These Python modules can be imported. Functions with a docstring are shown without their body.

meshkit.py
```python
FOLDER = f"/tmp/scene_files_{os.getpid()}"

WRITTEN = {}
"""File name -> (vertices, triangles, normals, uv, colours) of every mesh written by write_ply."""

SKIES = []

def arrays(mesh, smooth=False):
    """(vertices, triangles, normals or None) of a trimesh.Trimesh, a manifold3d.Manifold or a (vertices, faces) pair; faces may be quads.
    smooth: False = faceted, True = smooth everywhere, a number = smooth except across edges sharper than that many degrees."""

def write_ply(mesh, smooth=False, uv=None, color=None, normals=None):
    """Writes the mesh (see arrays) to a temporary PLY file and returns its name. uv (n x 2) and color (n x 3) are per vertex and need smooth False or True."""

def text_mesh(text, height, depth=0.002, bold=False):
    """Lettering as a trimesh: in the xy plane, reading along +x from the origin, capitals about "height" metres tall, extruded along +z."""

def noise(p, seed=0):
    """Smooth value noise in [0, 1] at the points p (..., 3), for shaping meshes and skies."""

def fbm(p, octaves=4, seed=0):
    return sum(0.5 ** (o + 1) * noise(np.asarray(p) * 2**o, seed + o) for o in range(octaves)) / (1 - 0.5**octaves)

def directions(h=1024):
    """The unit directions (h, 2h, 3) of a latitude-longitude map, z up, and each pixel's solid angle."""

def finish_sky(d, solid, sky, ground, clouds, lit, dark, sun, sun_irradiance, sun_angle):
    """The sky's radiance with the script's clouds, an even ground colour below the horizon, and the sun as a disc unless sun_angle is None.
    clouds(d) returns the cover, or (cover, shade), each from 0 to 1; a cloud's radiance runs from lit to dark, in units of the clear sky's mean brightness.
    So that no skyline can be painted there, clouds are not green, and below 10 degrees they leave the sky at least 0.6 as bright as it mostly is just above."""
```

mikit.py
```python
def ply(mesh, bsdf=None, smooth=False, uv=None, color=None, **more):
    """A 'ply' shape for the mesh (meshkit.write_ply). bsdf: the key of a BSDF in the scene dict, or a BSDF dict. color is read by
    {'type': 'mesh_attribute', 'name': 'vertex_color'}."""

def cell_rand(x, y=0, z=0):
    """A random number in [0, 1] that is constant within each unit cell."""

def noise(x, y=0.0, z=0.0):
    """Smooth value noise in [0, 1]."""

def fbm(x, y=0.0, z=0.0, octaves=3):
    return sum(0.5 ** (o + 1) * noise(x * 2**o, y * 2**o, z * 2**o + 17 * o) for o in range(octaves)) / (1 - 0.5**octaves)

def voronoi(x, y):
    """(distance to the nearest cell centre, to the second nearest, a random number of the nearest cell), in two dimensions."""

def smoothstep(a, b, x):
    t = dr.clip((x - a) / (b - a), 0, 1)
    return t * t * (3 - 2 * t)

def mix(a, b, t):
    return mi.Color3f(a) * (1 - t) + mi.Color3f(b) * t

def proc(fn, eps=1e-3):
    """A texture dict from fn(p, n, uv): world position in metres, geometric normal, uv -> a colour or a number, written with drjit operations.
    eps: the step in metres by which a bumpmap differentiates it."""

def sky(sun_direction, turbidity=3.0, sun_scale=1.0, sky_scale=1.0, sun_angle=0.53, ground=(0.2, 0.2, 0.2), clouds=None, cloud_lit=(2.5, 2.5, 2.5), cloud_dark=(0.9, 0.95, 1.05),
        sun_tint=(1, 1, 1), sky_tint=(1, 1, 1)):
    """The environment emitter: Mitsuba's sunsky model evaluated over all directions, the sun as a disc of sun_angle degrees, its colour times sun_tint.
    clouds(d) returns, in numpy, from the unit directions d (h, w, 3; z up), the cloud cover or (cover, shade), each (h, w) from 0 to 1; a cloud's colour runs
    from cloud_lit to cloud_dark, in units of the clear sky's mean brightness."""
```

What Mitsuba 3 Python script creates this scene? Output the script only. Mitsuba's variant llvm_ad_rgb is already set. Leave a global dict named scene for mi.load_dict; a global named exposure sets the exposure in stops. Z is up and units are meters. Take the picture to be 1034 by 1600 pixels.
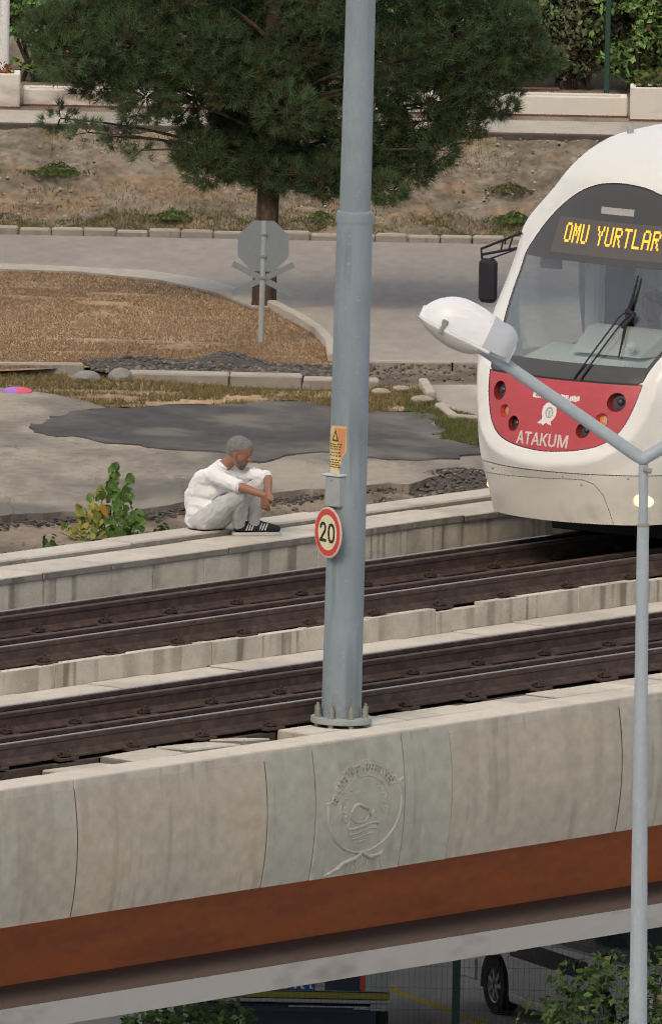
import math, random
import numpy as np, trimesh, mitsuba as mi, drjit as dr, mikit, meshkit
import manifold3d as m3
import shapely
from shapely.geometry import Polygon, Point, box as sbox, LineString
from shapely import affinity, contains_xy
from shapely.ops import unary_union
from scipy.interpolate import PchipInterpolator as PC
from scipy.spatial import Delaunay
from mikit import noise, fbm, voronoi, smoothstep, mix

scene, labels = {}, {}
T4 = mi.ScalarTransform4f
# ------------------------------------------------------------------ camera, sky, exposure
CAM = np.array([0, 0, 23.36])
pitch, roll = math.atan(4170 / 35000), math.radians(1.15)
FW = np.array([0, math.cos(pitch), -math.sin(pitch)])
UP = math.cos(roll) * np.array([0, math.sin(pitch), math.cos(pitch)]) - math.sin(roll) * np.array([1, 0, 0])
scene['camera'] = {'type': 'perspective', 'fov': 2 * math.degrees(math.atan(517 / 35000)), 'fov_axis': 'x', 'near_clip': 1.0, 'far_clip': 5000.0,
                   'to_world': T4().look_at(origin=CAM.tolist(), target=(CAM + FW * 100).tolist(), up=UP.tolist())}
scene['sky'] = mikit.sky((-0.22, -0.74, 0.63), turbidity=4, sun_scale=0.28, sun_angle=24, clouds=lambda d: 1.0, cloud_lit=(.96, 1.02, 1.13), sun_tint=(.97, 1.0, 1.06), ground=(.2, .19, .17))
exposure = 2.35

# ------------------------------------------------------------------ helpers
rng = np.random.default_rng(7)
TH = 0.9228
O0 = np.array([-0.091, 194.396, 0.0]); UV = np.array([math.cos(TH), math.sin(TH), 0]); VV = np.array([math.sin(TH), -math.cos(TH), 0])
def B(p):                                    # the bridge's own frame: u along the track, v across it (towards the near side), z up
    p = np.atleast_2d(np.asarray(p, float)); return O0 + p[:, :1] * UV + p[:, 1:2] * VV + p[:, 2:3] * np.array([0, 0, 1.0])
def toB(m):
    m = m.copy(); m.vertices = B(m.vertices); m.invert(); return m
def numbered(k):
    if k not in scene and k not in labels: return k
    i = 1
    while f'{k}_{i:03d}' in scene or f'{k}_{i:03d}' in labels: i += 1
    return f'{k}_{i:03d}'
def thing(name, label, cat, group=None):
    k = numbered(name); labels[k] = {'label': label, 'category': cat}
    if group: labels[k]['group'] = group
    return k
def part(parent, name, mesh, mat, smooth=False, label=None, stuff=False, **kw):
    k = numbered(parent + '__' + name)
    scene[k] = mikit.ply(mesh, mat, smooth=smooth, **kw)
    if label: labels[k] = {'label': label}
    if stuff: labels.setdefault(k, {})['kind'] = 'stuff'
    return k
def again(parent, name, src, shift=None, xf=None):
    k = numbered(parent + '__' + name)
    scene[k] = {**scene[src], 'to_world': xf if xf is not None else T4().translate(list(map(float, shift)))}
    return k
def single(name, mesh, mat, label, cat, group=None, smooth=False, **kw):
    k = numbered(name); scene[k] = mikit.ply(mesh, mat, smooth=smooth, **kw); labels[k] = {'label': label, 'category': cat}
    if group: labels[k]['group'] = group
    return k
def struct(name, mesh, mat, smooth=False, kind='structure', label=None, **kw):
    k = numbered(name); scene[k] = mikit.ply(mesh, mat, smooth=smooth, **kw); labels[k] = {'kind': kind}
    if label: labels[k]['label'] = label
    return k
cat_ = trimesh.util.concatenate
def cbox(x0, x1, y0, y1, z0, z1, c=0.01):    # box with chamfered edges
    c = min(c, (x1 - x0) / 3, (y1 - y0) / 3, (z1 - z0) / 3); P = []
    for x, a in ((x0, 1), (x1, -1)):
        for y, b in ((y0, 1), (y1, -1)):
            for z, d in ((z0, 1), (z1, -1)):
                P += [(x, y + b * c, z + d * c), (x + a * c, y, z + d * c), (x + a * c, y + b * c, z)]
    return trimesh.convex.convex_hull(np.array(P))
def prism(profile, u0, u1, frame=True, cuts=1):     # closed (v,z) profile swept along u
    pg = Polygon(profile); m = trimesh.creation.extrude_polygon(pg, u1 - u0, engine='earcut')
    v = m.vertices.copy(); m.vertices = np.c_[v[:, 2] + u0, v[:, 0], v[:, 1]]
    if m.volume < 0: m.invert()
    return toB(m) if frame else m
def tube(path, r, n=10, cap=True):
    path = np.asarray(path, float); r = np.broadcast_to(np.asarray(r, float), (len(path),)); V, F = [], []
    t = np.gradient(path, axis=0); t /= np.linalg.norm(t, axis=1, keepdims=True)
    a = np.array([0, 0, 1.0]) if abs(t[0][2]) < .9 else np.array([1.0, 0, 0]); a = np.cross(t[0], a); a /= np.linalg.norm(a)
    for i, p in enumerate(path):
        a = a - t[i] * (a @ t[i]); a /= np.linalg.norm(a); b = np.cross(t[i], a); w = np.arange(n) * 2 * np.pi / n
        V.append(p + r[i] * (np.cos(w)[:, None] * a + np.sin(w)[:, None] * b))
    for i in range(len(path) - 1):
        for k in range(n):
            A, Bq = i * n + k, i * n + (k + 1) % n; F += [[A, Bq, Bq + n], [A, Bq + n, A + n]]
    V = np.vstack(V)
    if cap:
        V = np.vstack([V, path[0], path[-1]]); e = len(V); o = (len(path) - 1) * n
        for k in range(n): F += [[(k + 1) % n, k, e - 2], [o + k, o + (k + 1) % n, e - 1]]
    return trimesh.Trimesh(V, F, process=False)
def lathe(prof, n=40):                        # (r, z) profile round the z axis
    prof = np.asarray(prof, float); w = np.arange(n) * 2 * np.pi / n; V = np.vstack([np.c_[r * np.cos(w), r * np.sin(w), np.full(n, z)] for r, z in prof]); F = []
    for i in range(len(prof) - 1):
        for k in range(n):
            a, b = i * n + k, i * n + (k + 1) % n; F += [[a, b, b + n], [a, b + n, a + n]]
    return trimesh.Trimesh(V, F, process=False)
def place(m, o, x, y, z):                     # local axes -> world
    m = m.copy(); m.vertices = np.asarray(o) + m.vertices @ np.array([x, y, z], float); return m
def unit(a): a = np.asarray(a, float); return a / np.linalg.norm(a)
def rotz(a): return np.array([[math.cos(a), -math.sin(a), 0], [math.sin(a), math.cos(a), 0], [0, 0, 1.0]])
def fill(poly, step, border=None):            # triangulates a polygon with an even inner grid
    border = border or step; P = []
    polys = list(getattr(poly, 'geoms', [poly]))
    for g in polys:
        for r in [g.exterior, *g.interiors]:
            L = r.length; n = max(8, int(L / border)); own = np.array(r.coords)[:-1]
            P.append(own); P.append(np.array([r.interpolate(L * i / n).coords[0] for i in range(n)]))
    x0, y0, x1, y1 = poly.bounds; X, Y = np.meshgrid(np.arange(x0, x1, step), np.arange(y0, y1, step)); X, Y = X.ravel(), Y.ravel()
    ok = contains_xy(poly.buffer(-border * .45), X, Y); P.append(np.c_[X[ok], Y[ok]]); P = np.unique(np.round(np.vstack(P), 6), axis=0)
    t = Delaunay(P).simplices; c = P[t].mean(1); pb = poly.buffer(1e-7); t = t[contains_xy(pb, c[:, 0], c[:, 1])]
    a, b, c = P[t[:, 0]], P[t[:, 1]], P[t[:, 2]]; cr = (b[:, 0] - a[:, 0]) * (c[:, 1] - a[:, 1]) - (b[:, 1] - a[:, 1]) * (c[:, 0] - a[:, 0])
    t = np.where((cr < 0)[:, None], t[:, ::-1], t)[np.abs(cr) > 1e-12]; return P, t
def smooth_poly(pts, n=6):
    pts = np.asarray(pts, float); N = len(pts); out = []
    for i in range(N):
        p0, p1, p2, p3 = pts[i - 1], pts[i], pts[(i + 1) % N], pts[(i + 2) % N]
        for k in range(n):
            t = k / n; out.append(.5 * (2 * p1 + (p2 - p0) * t + (2 * p0 - 5 * p1 + 4 * p2 - p3) * t * t + (3 * p1 - p0 - 3 * p2 + p3) * t ** 3))
    return out
def leaves(P, N, size, aspect=1.6, fold=.25, rs=None, jit=.5, seed=1):
    """One small folded leaf (4 triangles' worth of 2 quads, here 2 triangles each side) at every point of P, its face roughly along N."""
    r = np.random.default_rng(seed); n = len(P); N = N + r.normal(0, jit, (n, 3)); N /= np.linalg.norm(N, axis=1, keepdims=True)
    a = np.cross(N, r.normal(0, 1, (n, 3))); a /= np.linalg.norm(a, axis=1, keepdims=True); b = np.cross(N, a)
    s = (size * r.uniform(.6, 1.3, n))[:, None]; L = a * s * aspect / 2; Wd = b * s / 2
    V = np.stack([P - L, P + Wd + N * s * fold, P + L, P - Wd + N * s * fold], 1).reshape(-1, 3); i = np.arange(n)[:, None] * 4
    F = np.vstack([i + [0, 1, 2], i + [0, 2, 3]]); return trimesh.Trimesh(V, F, process=False)
def tint(n, per, base, var, seed, alt=None, share=.15):
    r = np.random.default_rng(seed); c = np.array(base) * (1 + r.normal(0, var, (n, 1))) * (1 + r.normal(0, .06, (n, 3)))
    if alt is not None:
        w = r.random(n) < share; c[w] = np.array(alt) * (1 + r.normal(0, var, (w.sum(), 1)))
    return np.repeat(np.clip(c, .003, .9), per, 0)

# ------------------------------------------------------------------ materials
def mat(name, tex, rough=.8, bump=None, scale=.01, spec=.3, metallic=0.0, two=True, **kw):
    base = tex if isinstance(tex, dict) else {'type': 'rgb', 'value': list(tex)}
    d = {'type': 'principled', 'base_color': base, 'roughness': rough, 'specular': spec, 'metallic': metallic, **kw}
    if bump is not None: d = {'type': 'bumpmap', 'arbitrary': mikit.proc(bump, .004), 'scale': scale, 'bsdf': d}
    scene[name] = {'type': 'twosided', 'bsdf': d} if two else d
    return name
def uco(p): return p.x * .604 + p.y * .797
def vco(p): return p.x * .797 - p.y * .604
def conc(base, dark, amount=.6, warm=None, side=1.0):
    def f(p, n, uv):
        a = fbm(p.x * 1.7, p.y * 1.7, p.z * 1.7, 4); b = fbm(p.x * 11, p.y * 11, p.z * 11, 3); s = noise(uco(p) * 21, vco(p) * 21, p.z * .8); s2 = noise(uco(p) * 3 + 7, 0, p.z * .5); s3 = noise(uco(p) * 7 + 3, 0, p.z * .35)
        pores = smoothstep(.13, .07, voronoi(uco(p) * 16 + vco(p) * 3, p.z * 16 + vco(p) * 13)[0])
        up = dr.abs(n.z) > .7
        drip = smoothstep(.55, .8, s) * smoothstep(.4, .7, s2) * .8 + smoothstep(.6, .85, s3) * .5
        k = dr.select(up, smoothstep(.45, .8, a) * .7 + smoothstep(.5, .85, b) * .4, drip + .3 * smoothstep(.45, .75, a)) + .35 * pores
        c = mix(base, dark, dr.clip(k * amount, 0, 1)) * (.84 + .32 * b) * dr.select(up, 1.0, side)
        if warm is not None: c = mix(c, mi.Color3f(warm) * (.8 + .4 * b), smoothstep(.55, .8, fbm(p.x * .9 + 5, p.y * .9, p.z * .9, 3)) * .6)
        return c
    return mikit.proc(f)
def rough_b(k, o=3): return lambda p, n, uv: fbm(p.x * k, p.y * k, p.z * k, o)
mat('concrete_top', conc((.50, .465, .41), (.28, .255, .22), .6, side=.52), .9, rough_b(30), .006)  # side: upright faces darkened for grime and weaker light, as in concrete_slab
mat('concrete_pale', conc((.53, .49, .43), (.33, .30, .255), .55), .9, rough_b(30), .006)
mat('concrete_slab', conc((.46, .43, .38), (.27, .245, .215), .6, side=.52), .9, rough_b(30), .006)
mat('concrete_wall', conc((.58, .54, .465), (.24, .215, .18), .9), .9, rough_b(24), .006)
mat('concrete_dark', conc((.22, .2, .175), (.10, .09, .08), .8), .9, rough_b(24), .006)
mat('fascia_warm', conc((.46, .415, .345), (.29, .26, .215), .5, (.47, .39, .28)), .85, rough_b(14), .003)
mat('fascia_grey', conc((.44, .41, .35), (.26, .24, .205), .55, (.42, .37, .30)), .85, rough_b(14), .003)
mat('fascia_green', conc((.405, .405, .35), (.26, .26, .225), .5, (.38, .38, .33)), .85, rough_b(14), .003)
mat('soffit', (.5, .48, .45), .9)
def web_f(p, n, uv):
    a = fbm(p.x * .8, p.y * .8, p.z * 5, 4); b = fbm(p.x * 9, p.y * 9, p.z * 14, 3)
    return mix((.55, .15, .045), (.44, .125, .048), smoothstep(.35, .75, a)) * (.88 + .24 * b)
mat('steel_red', mikit.proc(web_f), .55)
mat('steel_brown', mikit.proc(lambda p, n, uv: mix((.085, .064, .058), (.10, .078, .07), fbm(p.x * 3, p.y * 3, p.z * 3, 3))), .8)
mat('steel_pale', mikit.proc(lambda p, n, uv: mix((.42, .41, .39), (.30, .285, .26), smoothstep(.5, .8, fbm(p.x * 2, p.y * 2, p.z * 4, 4)))), .7)
def rail_f(p, n, uv):
    b = fbm(p.x * 14, p.y * 14, p.z * 14, 3); return mix((.062, .041, .036), (.10, .066, .054), smoothstep(.3, .8, b))
mat('rail_rust', mikit.proc(rail_f), .6)
mat('rail_top', (.42, .37, .34), .38, metallic=.7)
mat('rail_dark', mikit.proc(lambda p, n, uv: mix((.048, .034, .031), (.085, .058, .048), fbm(p.x * 25, p.y * 25, p.z * 25, 2))), .8)
mat('track_bed', mikit.proc(lambda p, n, uv: mix((.065, .047, .04), (.13, .105, .09), smoothstep(.4, .8, fbm(p.x * 3, p.y * 3, p.z * 3, 4)))), .9, rough_b(30), .01)
def galv(base, d=.12):
    def f(p, n, uv):
        a = fbm(p.x * 5, p.y * 5, p.z * 2.2, 4); s = noise(p.x * 34, p.y * 34, p.z * 30)
        return mi.Color3f(base) * (1 - d + 2 * d * a + .08 * s)
    return mikit.proc(f)
def mast_f(p, n, uv):
    a = fbm(p.x * 5, p.y * 5, p.z * 2.2, 4); st = smoothstep(.55, .8, noise(p.x * 26, p.y * 26, p.z * .9)) * smoothstep(.4, .7, fbm(p.x * 3, p.y * 3, p.z * 1.1, 3)); sp = smoothstep(.72, .82, fbm(p.x * 38, p.y * 38, p.z * 30, 2)); ru = smoothstep(.10, -.28, p.z) * smoothstep(.45, .7, fbm(p.x * 16, p.y * 16, p.z * 9, 3))
    c = mi.Color3f(.245, .295, .33) * (.82 + .36 * a); c = mix(c, (.16, .18, .19), st * .55); c = mix(c, (.33, .36, .37), sp * .6); return mix(c, (.20, .15, .10), ru * .7)
mat('mast_paint', mikit.proc(mast_f), .5, spec=.4)
mat('lamp_steel', galv((.36, .41, .45), .12), .45, spec=.45)
mat('steel_grey', galv((.33, .36, .36), .15), .55)
mat('steel_old', galv((.27, .27, .23), .25), .7)
mat('lamp_white', (.82, .83, .85), .35, spec=.5)
mat('lamp_grey', (.50, .53, .57), .45)
mat('lamp_bowl', (.5, .47, .43), .2, spec=.6)
mat('black_plastic', (.022, .022, .028), .45)
mat('black_rubber', (.02, .02, .02), .8)
mat('sign_red', (.62, .075, .06), .4); mat('sign_cream', (.78, .72, .48), .45); mat('sign_pink', (.75, .5, .42), .45); mat('ink', (.03, .03, .025), .6)
mat('sticker_yellow', mikit.proc(lambda p, n, uv: mix((.66, .46, .17), (.72, .62, .38), smoothstep(.4, .7, fbm(p.x * 20, p.y * 20, p.z * 14, 3)))), .6)
mat('sticker_ink', (.10, .07, .03), .7); mat('sticker_orange', (.62, .27, .12), .6)
mat('tram_white', (.80, .79, .755), .28, spec=.5, clearcoat=.5, clearcoat_gloss=.9)
mat('tram_skirt', mikit.proc(lambda p, n, uv: mix((.72, .69, .62), (.47, .43, .36), smoothstep(.42, .8, fbm(p.x * 2.2, p.y * 2.2, p.z * 4, 4)) * smoothstep(.75, .15, p.z) * .55 + .25 * smoothstep(.6, .8, noise(p.x * 18, p.y * 18, p.z * 1.5)) * smoothstep(.5, .2, p.z))), .34, spec=.5, clearcoat=.3)
mat('tram_red', mikit.proc(lambda p, n, uv: mi.Color3f(.52, .075, .09) * (.9 + .2 * fbm(p.x * 4, p.y * 4, p.z * 4, 3))), .38, spec=.5)
mat('tram_red_dark', (.20, .02, .022), .5); mat('tram_dark', (.02, .02, .022), .6); mat('tram_frit', (.075, .072, .075), .16, spec=.6); mat('display_face', (.13, .115, .11), .3)
mat('lens_dark', (.05, .04, .045), .12, spec=.8); mat('reflector', (.85, .83, .8), .15, metallic=.8); mat('amber', (.8, .3, .06), .2); mat('gasket', (.03, .03, .03), .6)
mat('cab_grey', (.70, .74, .73), .7); mat('cab_pale', (.84, .85, .83), .7); mat('sign_back', galv((.21, .24, .26), .1), .5); mat('cab_dark', (.10, .10, .105), .7); mat('decal_white', (.82, .80, .78), .5); mat('decal_grey', (.45, .44, .43), .5); mat('decal_letter', (.68, .58, .54), .5)
scene['glass'] = {'type': 'thindielectric', 'int_ior': 1.9, 'specular_transmittance': {'type': 'rgb', 'value': [.78, .82, .81]}}
scene['glass_tint'] = {'type': 'thindielectric', 'int_ior': 1.9, 'specular_transmittance': {'type': 'rgb', 'value': [.6, .6, .61]}}
def asph_old(p, n, uv):
    a = fbm(p.x * .9, p.y * .3, 3, 4); b = fbm(p.x * 16, p.y * 7, 0, 3); d = fbm(p.x * .55 + p.y * .05, p.y * .42 + 4, 7, 4); v = voronoi(p.x * 1.1 + .5 * a, p.y * .28 + .5 * b)
    c = mix((.30, .265, .225), (.185, .165, .143), smoothstep(.36, .66, a)) * (.78 + .44 * b)
    c = mix(c, (.105, .098, .09), smoothstep(.50, .66, d) * .75); c = mix(c, (.10, .09, .08), smoothstep(.035, .01, v[1] - v[0]) * .5 * smoothstep(.4, .6, d))
    return mix(c, (.33, .295, .25), smoothstep(.6, .8, fbm(p.x * 1.6 + 9, p.y * .5, 0, 3)) * .5)
mat('asphalt_old', mikit.proc(asph_old), .92, rough_b(18, 4), .02)
def tar_f(p, n, uv):
    a = fbm(p.x * 1.1 + p.y * .15, p.y * .35, 1, 4); b = fbm(p.x * 9, p.y * 3, 0, 3); s = fbm(p.x * .8 - p.y * .22, p.y * .5 + p.x * 1.2, 0, 4)
    c = mix((.068, .065, .065), (.11, .104, .098), smoothstep(.35, .75, a)) * (.75 + .45 * b)
    return mix(c, (.22, .195, .165), smoothstep(.56, .76, s) * .5)
mat('asphalt_tar', mikit.proc(tar_f), .8, rough_b(16), .015)
def road_f(p, n, uv):
    a = fbm(p.x * .5, p.y * .09, 2, 4); b = fbm(p.x * 10, p.y * 2.2, 0, 3)
    return mix((.31, .28, .25), (.24, .215, .195), smoothstep(.35, .7, a)) * (.88 + .22 * b)
mat('road_grey', mikit.proc(road_f), .9, rough_b(20), .006)
def pave_f(p, n, uv):
    return mix((.40, .365, .315), (.29, .26, .225), smoothstep(.35, .75, fbm(p.x * 1.2, p.y * .3, 2, 4))) * (.88 + .22 * fbm(p.x * 12, p.y * 4, 0, 3))
mat('pave_pale', mikit.proc(pave_f), .9, rough_b(20), .006)
def dirt_f(p, n, uv):
    a = fbm(p.x * 1.8, p.y * .7, p.z, 4); b = fbm(p.x * 12, p.y * 6, p.z * 12, 3)
    return mix((.245, .20, .155), (.13, .108, .088), smoothstep(.35, .7, a)) * (.7 + .55 * b)
mat('dirt', mikit.proc(dirt_f), .95, rough_b(18, 4), .03)
def bank_f(p, n, uv):
    a = fbm(p.x * 3.2, p.y * 3.2, p.z * 6, 4); b = fbm(p.x * 15, p.y * 11, p.z * 20, 3); o = smoothstep(.50, .72, fbm(p.x * 2.3 + 4, p.y * 2.1, p.z * 5, 4)); g = smoothstep(.58, .74, fbm(p.x * 2.9 + 11, p.y * 2.5, p.z * 6, 4))
    c = mix((.265, .22, .17), (.175, .145, .112), smoothstep(.38, .64, a)); c = mix(c, (.33, .205, .115), o * .5); c = mix(c, (.16, .155, .075), g * .4); return c * (.45 + 1.05 * b)
mat('bank_earth', mikit.proc(bank_f), .95, rough_b(10, 4), .06)
def field_f(p, n, uv):
    a = fbm(p.x * 1.0, p.y * .22, 2, 4); b = fbm(p.x * 16, p.y * 3, 0, 3)
    return mix((.40, .285, .18), (.28, .195, .125), smoothstep(.35, .7, a)) * (.7 + .55 * b)
mat('field_dry', mikit.proc(field_f), .95, rough_b(14, 4), .03)
mat('street_asphalt', mikit.proc(lambda p, n, uv: mi.Color3f(.36, .355, .35) * (.8 + .4 * fbm(p.x * 3, p.y * 1, 0, 4))), .85)
mat('line_yellow', (.55, .40, .06), .7)
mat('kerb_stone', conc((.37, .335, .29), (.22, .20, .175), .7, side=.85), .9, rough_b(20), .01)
mat('stone_pale', (.38, .345, .29), .9, rough_b(20), .01); mat('stone_grey', (.27, .27, .25), .9, rough_b(20), .01); mat('black_soil_kerb_shade', (.085, .072, .066), .95, rough_b(14), .03)
mat('gravel', {'type': 'mesh_attribute', 'name': 'vertex_color'}, .9)
scene['leaf'] = {'type': 'principledthin', 'base_color': {'type': 'mesh_attribute', 'name': 'vertex_color'}, 'roughness': .6, 'diff_trans': .7, 'eta': 1.4}
mat('bark', mikit.proc(lambda p, n, uv: mix((.10, .07, .052), (.045, .032, .026), smoothstep(.35, .7, fbm(p.x * 14, p.y * 14, p.z * 4, 3)))), .95, rough_b(20), .02)
mat('white_render', mikit.proc(lambda p, n, uv: mix((.70, .66, .60), (.36, .31, .27), smoothstep(.55, .85, fbm(p.x * 1.7, p.y * 1.7, p.z * 5, 4)))), .9)
mat('plinth_red', (.15, .075, .06), .9); mat('white_paint', (.75, .75, .74), .5); mat('fence_green', (.03, .07, .055), .6)
mat('skin', (.33, .165, .11), .5, spec=.35); mat('skin_hand', (.34, .15, .10), .5, spec=.35); mat('shirt_white', (.87, .87, .88), .85)
mat('trouser_grey', mikit.proc(lambda p, n, uv: mi.Color3f(.57, .57, .58) * (.88 + .24 * fbm(p.x * 9, p.y * 9, p.z * 9, 3))), .9); mat('hair_grey', mikit.proc(lambda p, n, uv: mi.Color3f(.20, .195, .185) * (.5 + 1.0 * fbm(p.x * 130, p.y * 130, p.z * 130, 2))), .85); mat('beard', (.16, .12, .10), .8)
mat('shoe_black', (.025, .027, .026), .6); mat('shoe_white', (.66, .65, .62), .7); mat('disc_pink', (.75, .10, .16), .45); mat('disc_purple', (.42, .18, .62), .45)
mat('car_grey', (.62, .63, .64), .35, metallic=.3, clearcoat=.5); mat('car_silver', (.6, .62, .64), .35, metallic=.4); mat('car_glass', (.03, .035, .04), .08, spec=.7); mat('tyre', (.022, .022, .023), .8); mat('rim', (.33, .34, .36), .35, metallic=.6)
mat('truck_blue', (.035, .045, .075), .55); mat('plate_blue', (.03, .10, .32), .5); mat('truck_pale', (.40, .41, .39), .6); mat('truck_yellow', (.30, .27, .06), .6)
# ------------------------------------------------------------------ the ground
KY = [150, 200, 220, 225, 237.6, 238.0, 240.0, 246, 400]; KZ = [.03, .02, -1.2, -1.4, -1.98, -1.97, -1.15, -1.12, -1.0]
def zg(y): return np.interp(y, KY, KZ)
def sheet(poly, off, step=1.0, border=None, skirt=0, amp=0, f=2.0, fade=True, seed=0):
    if not hasattr(poly, 'geom_type'): poly = Polygon(poly)
    P, t = fill(poly, step, border); z = zg(P[:, 1]) + off
    if amp:
        w = np.clip(np.array([poly.boundary.distance(Point(*q)) for q in P]) / .25, 0, 1) if fade else 1
        z = z + amp * (meshkit.fbm(np.c_[P * f, 0 * z], 4, seed) - .5) * 2 * w
    V = np.c_[P, z]; F = t
    if skirt:
        r = trimesh.Trimesh(V, t, process=False); e = r.edges_sorted; u, c = np.unique(e, axis=0, return_counts=True); bd = set(map(tuple, u[c == 1])); n = len(V); used = {}; ex = []
        for a, b in r.edges:
            if tuple(sorted((a, b))) in bd:
                for k in (a, b):
                    if k not in used: used[k] = n + len(used)
                ex += [[a, used[a], used[b]], [a, used[b], b]]
        low = V[list(used)] - [0, 0, skirt]; V = np.vstack([V, low]); F = np.vstack([t, np.array(ex)])
    return trimesh.Trimesh(V, F, process=False)
def bx(u, v): return tuple(B([u, v, 0])[0][:2])
struct('street', trimesh.Trimesh([[-900, -400, -6.5], [900, -400, -6.5], [900, 1600, -6.5], [-900, 1600, -6.5]], [[0, 1, 2], [0, 2, 3]]), 'street_asphalt')
edge = [bx(-70, -.89), bx(52, -.89)]
base = Polygon([bx(-70, -.89), bx(52, -.89), (70, 238.02), (-90, 238.02), (-90, bx(-70, 0)[1])]).intersection(unary_union([sbox(-5.2, 150, 5.2, 230), sbox(-100, 225.9, 100, 240)]))
near_box = sbox(-8, 185, 8, 238.02)
struct('ground', sheet(base.difference(near_box), -.07, 6.0), 'dirt')
struct('ground', sheet(base.intersection(near_box), -.07, .35, amp=.035, f=2.5, fade=False), 'dirt', smooth=True)
sl = [trimesh.creation.box((180, 42, .5)), trimesh.creation.box((200, 160, 4.0))]
P, t = fill(base.buffer(-.05).intersection(sbox(-5.2, 150, 5.2, 226)), 2.0)
under = trimesh.Trimesh(np.c_[P, zg(P[:, 1]) - .6], t[:, ::-1], process=False)
struct('yard_slab', under, 'soffit')
struct('yard_slab', prism([(-.9, -.85), (-.9, .0), (-.4, -.06), (-.4, -.85)], -60, 60), 'concrete_dark')
sl[1].apply_translation((0, 306, -4.6)); struct('terrain', sl[1], 'soffit')
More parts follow.
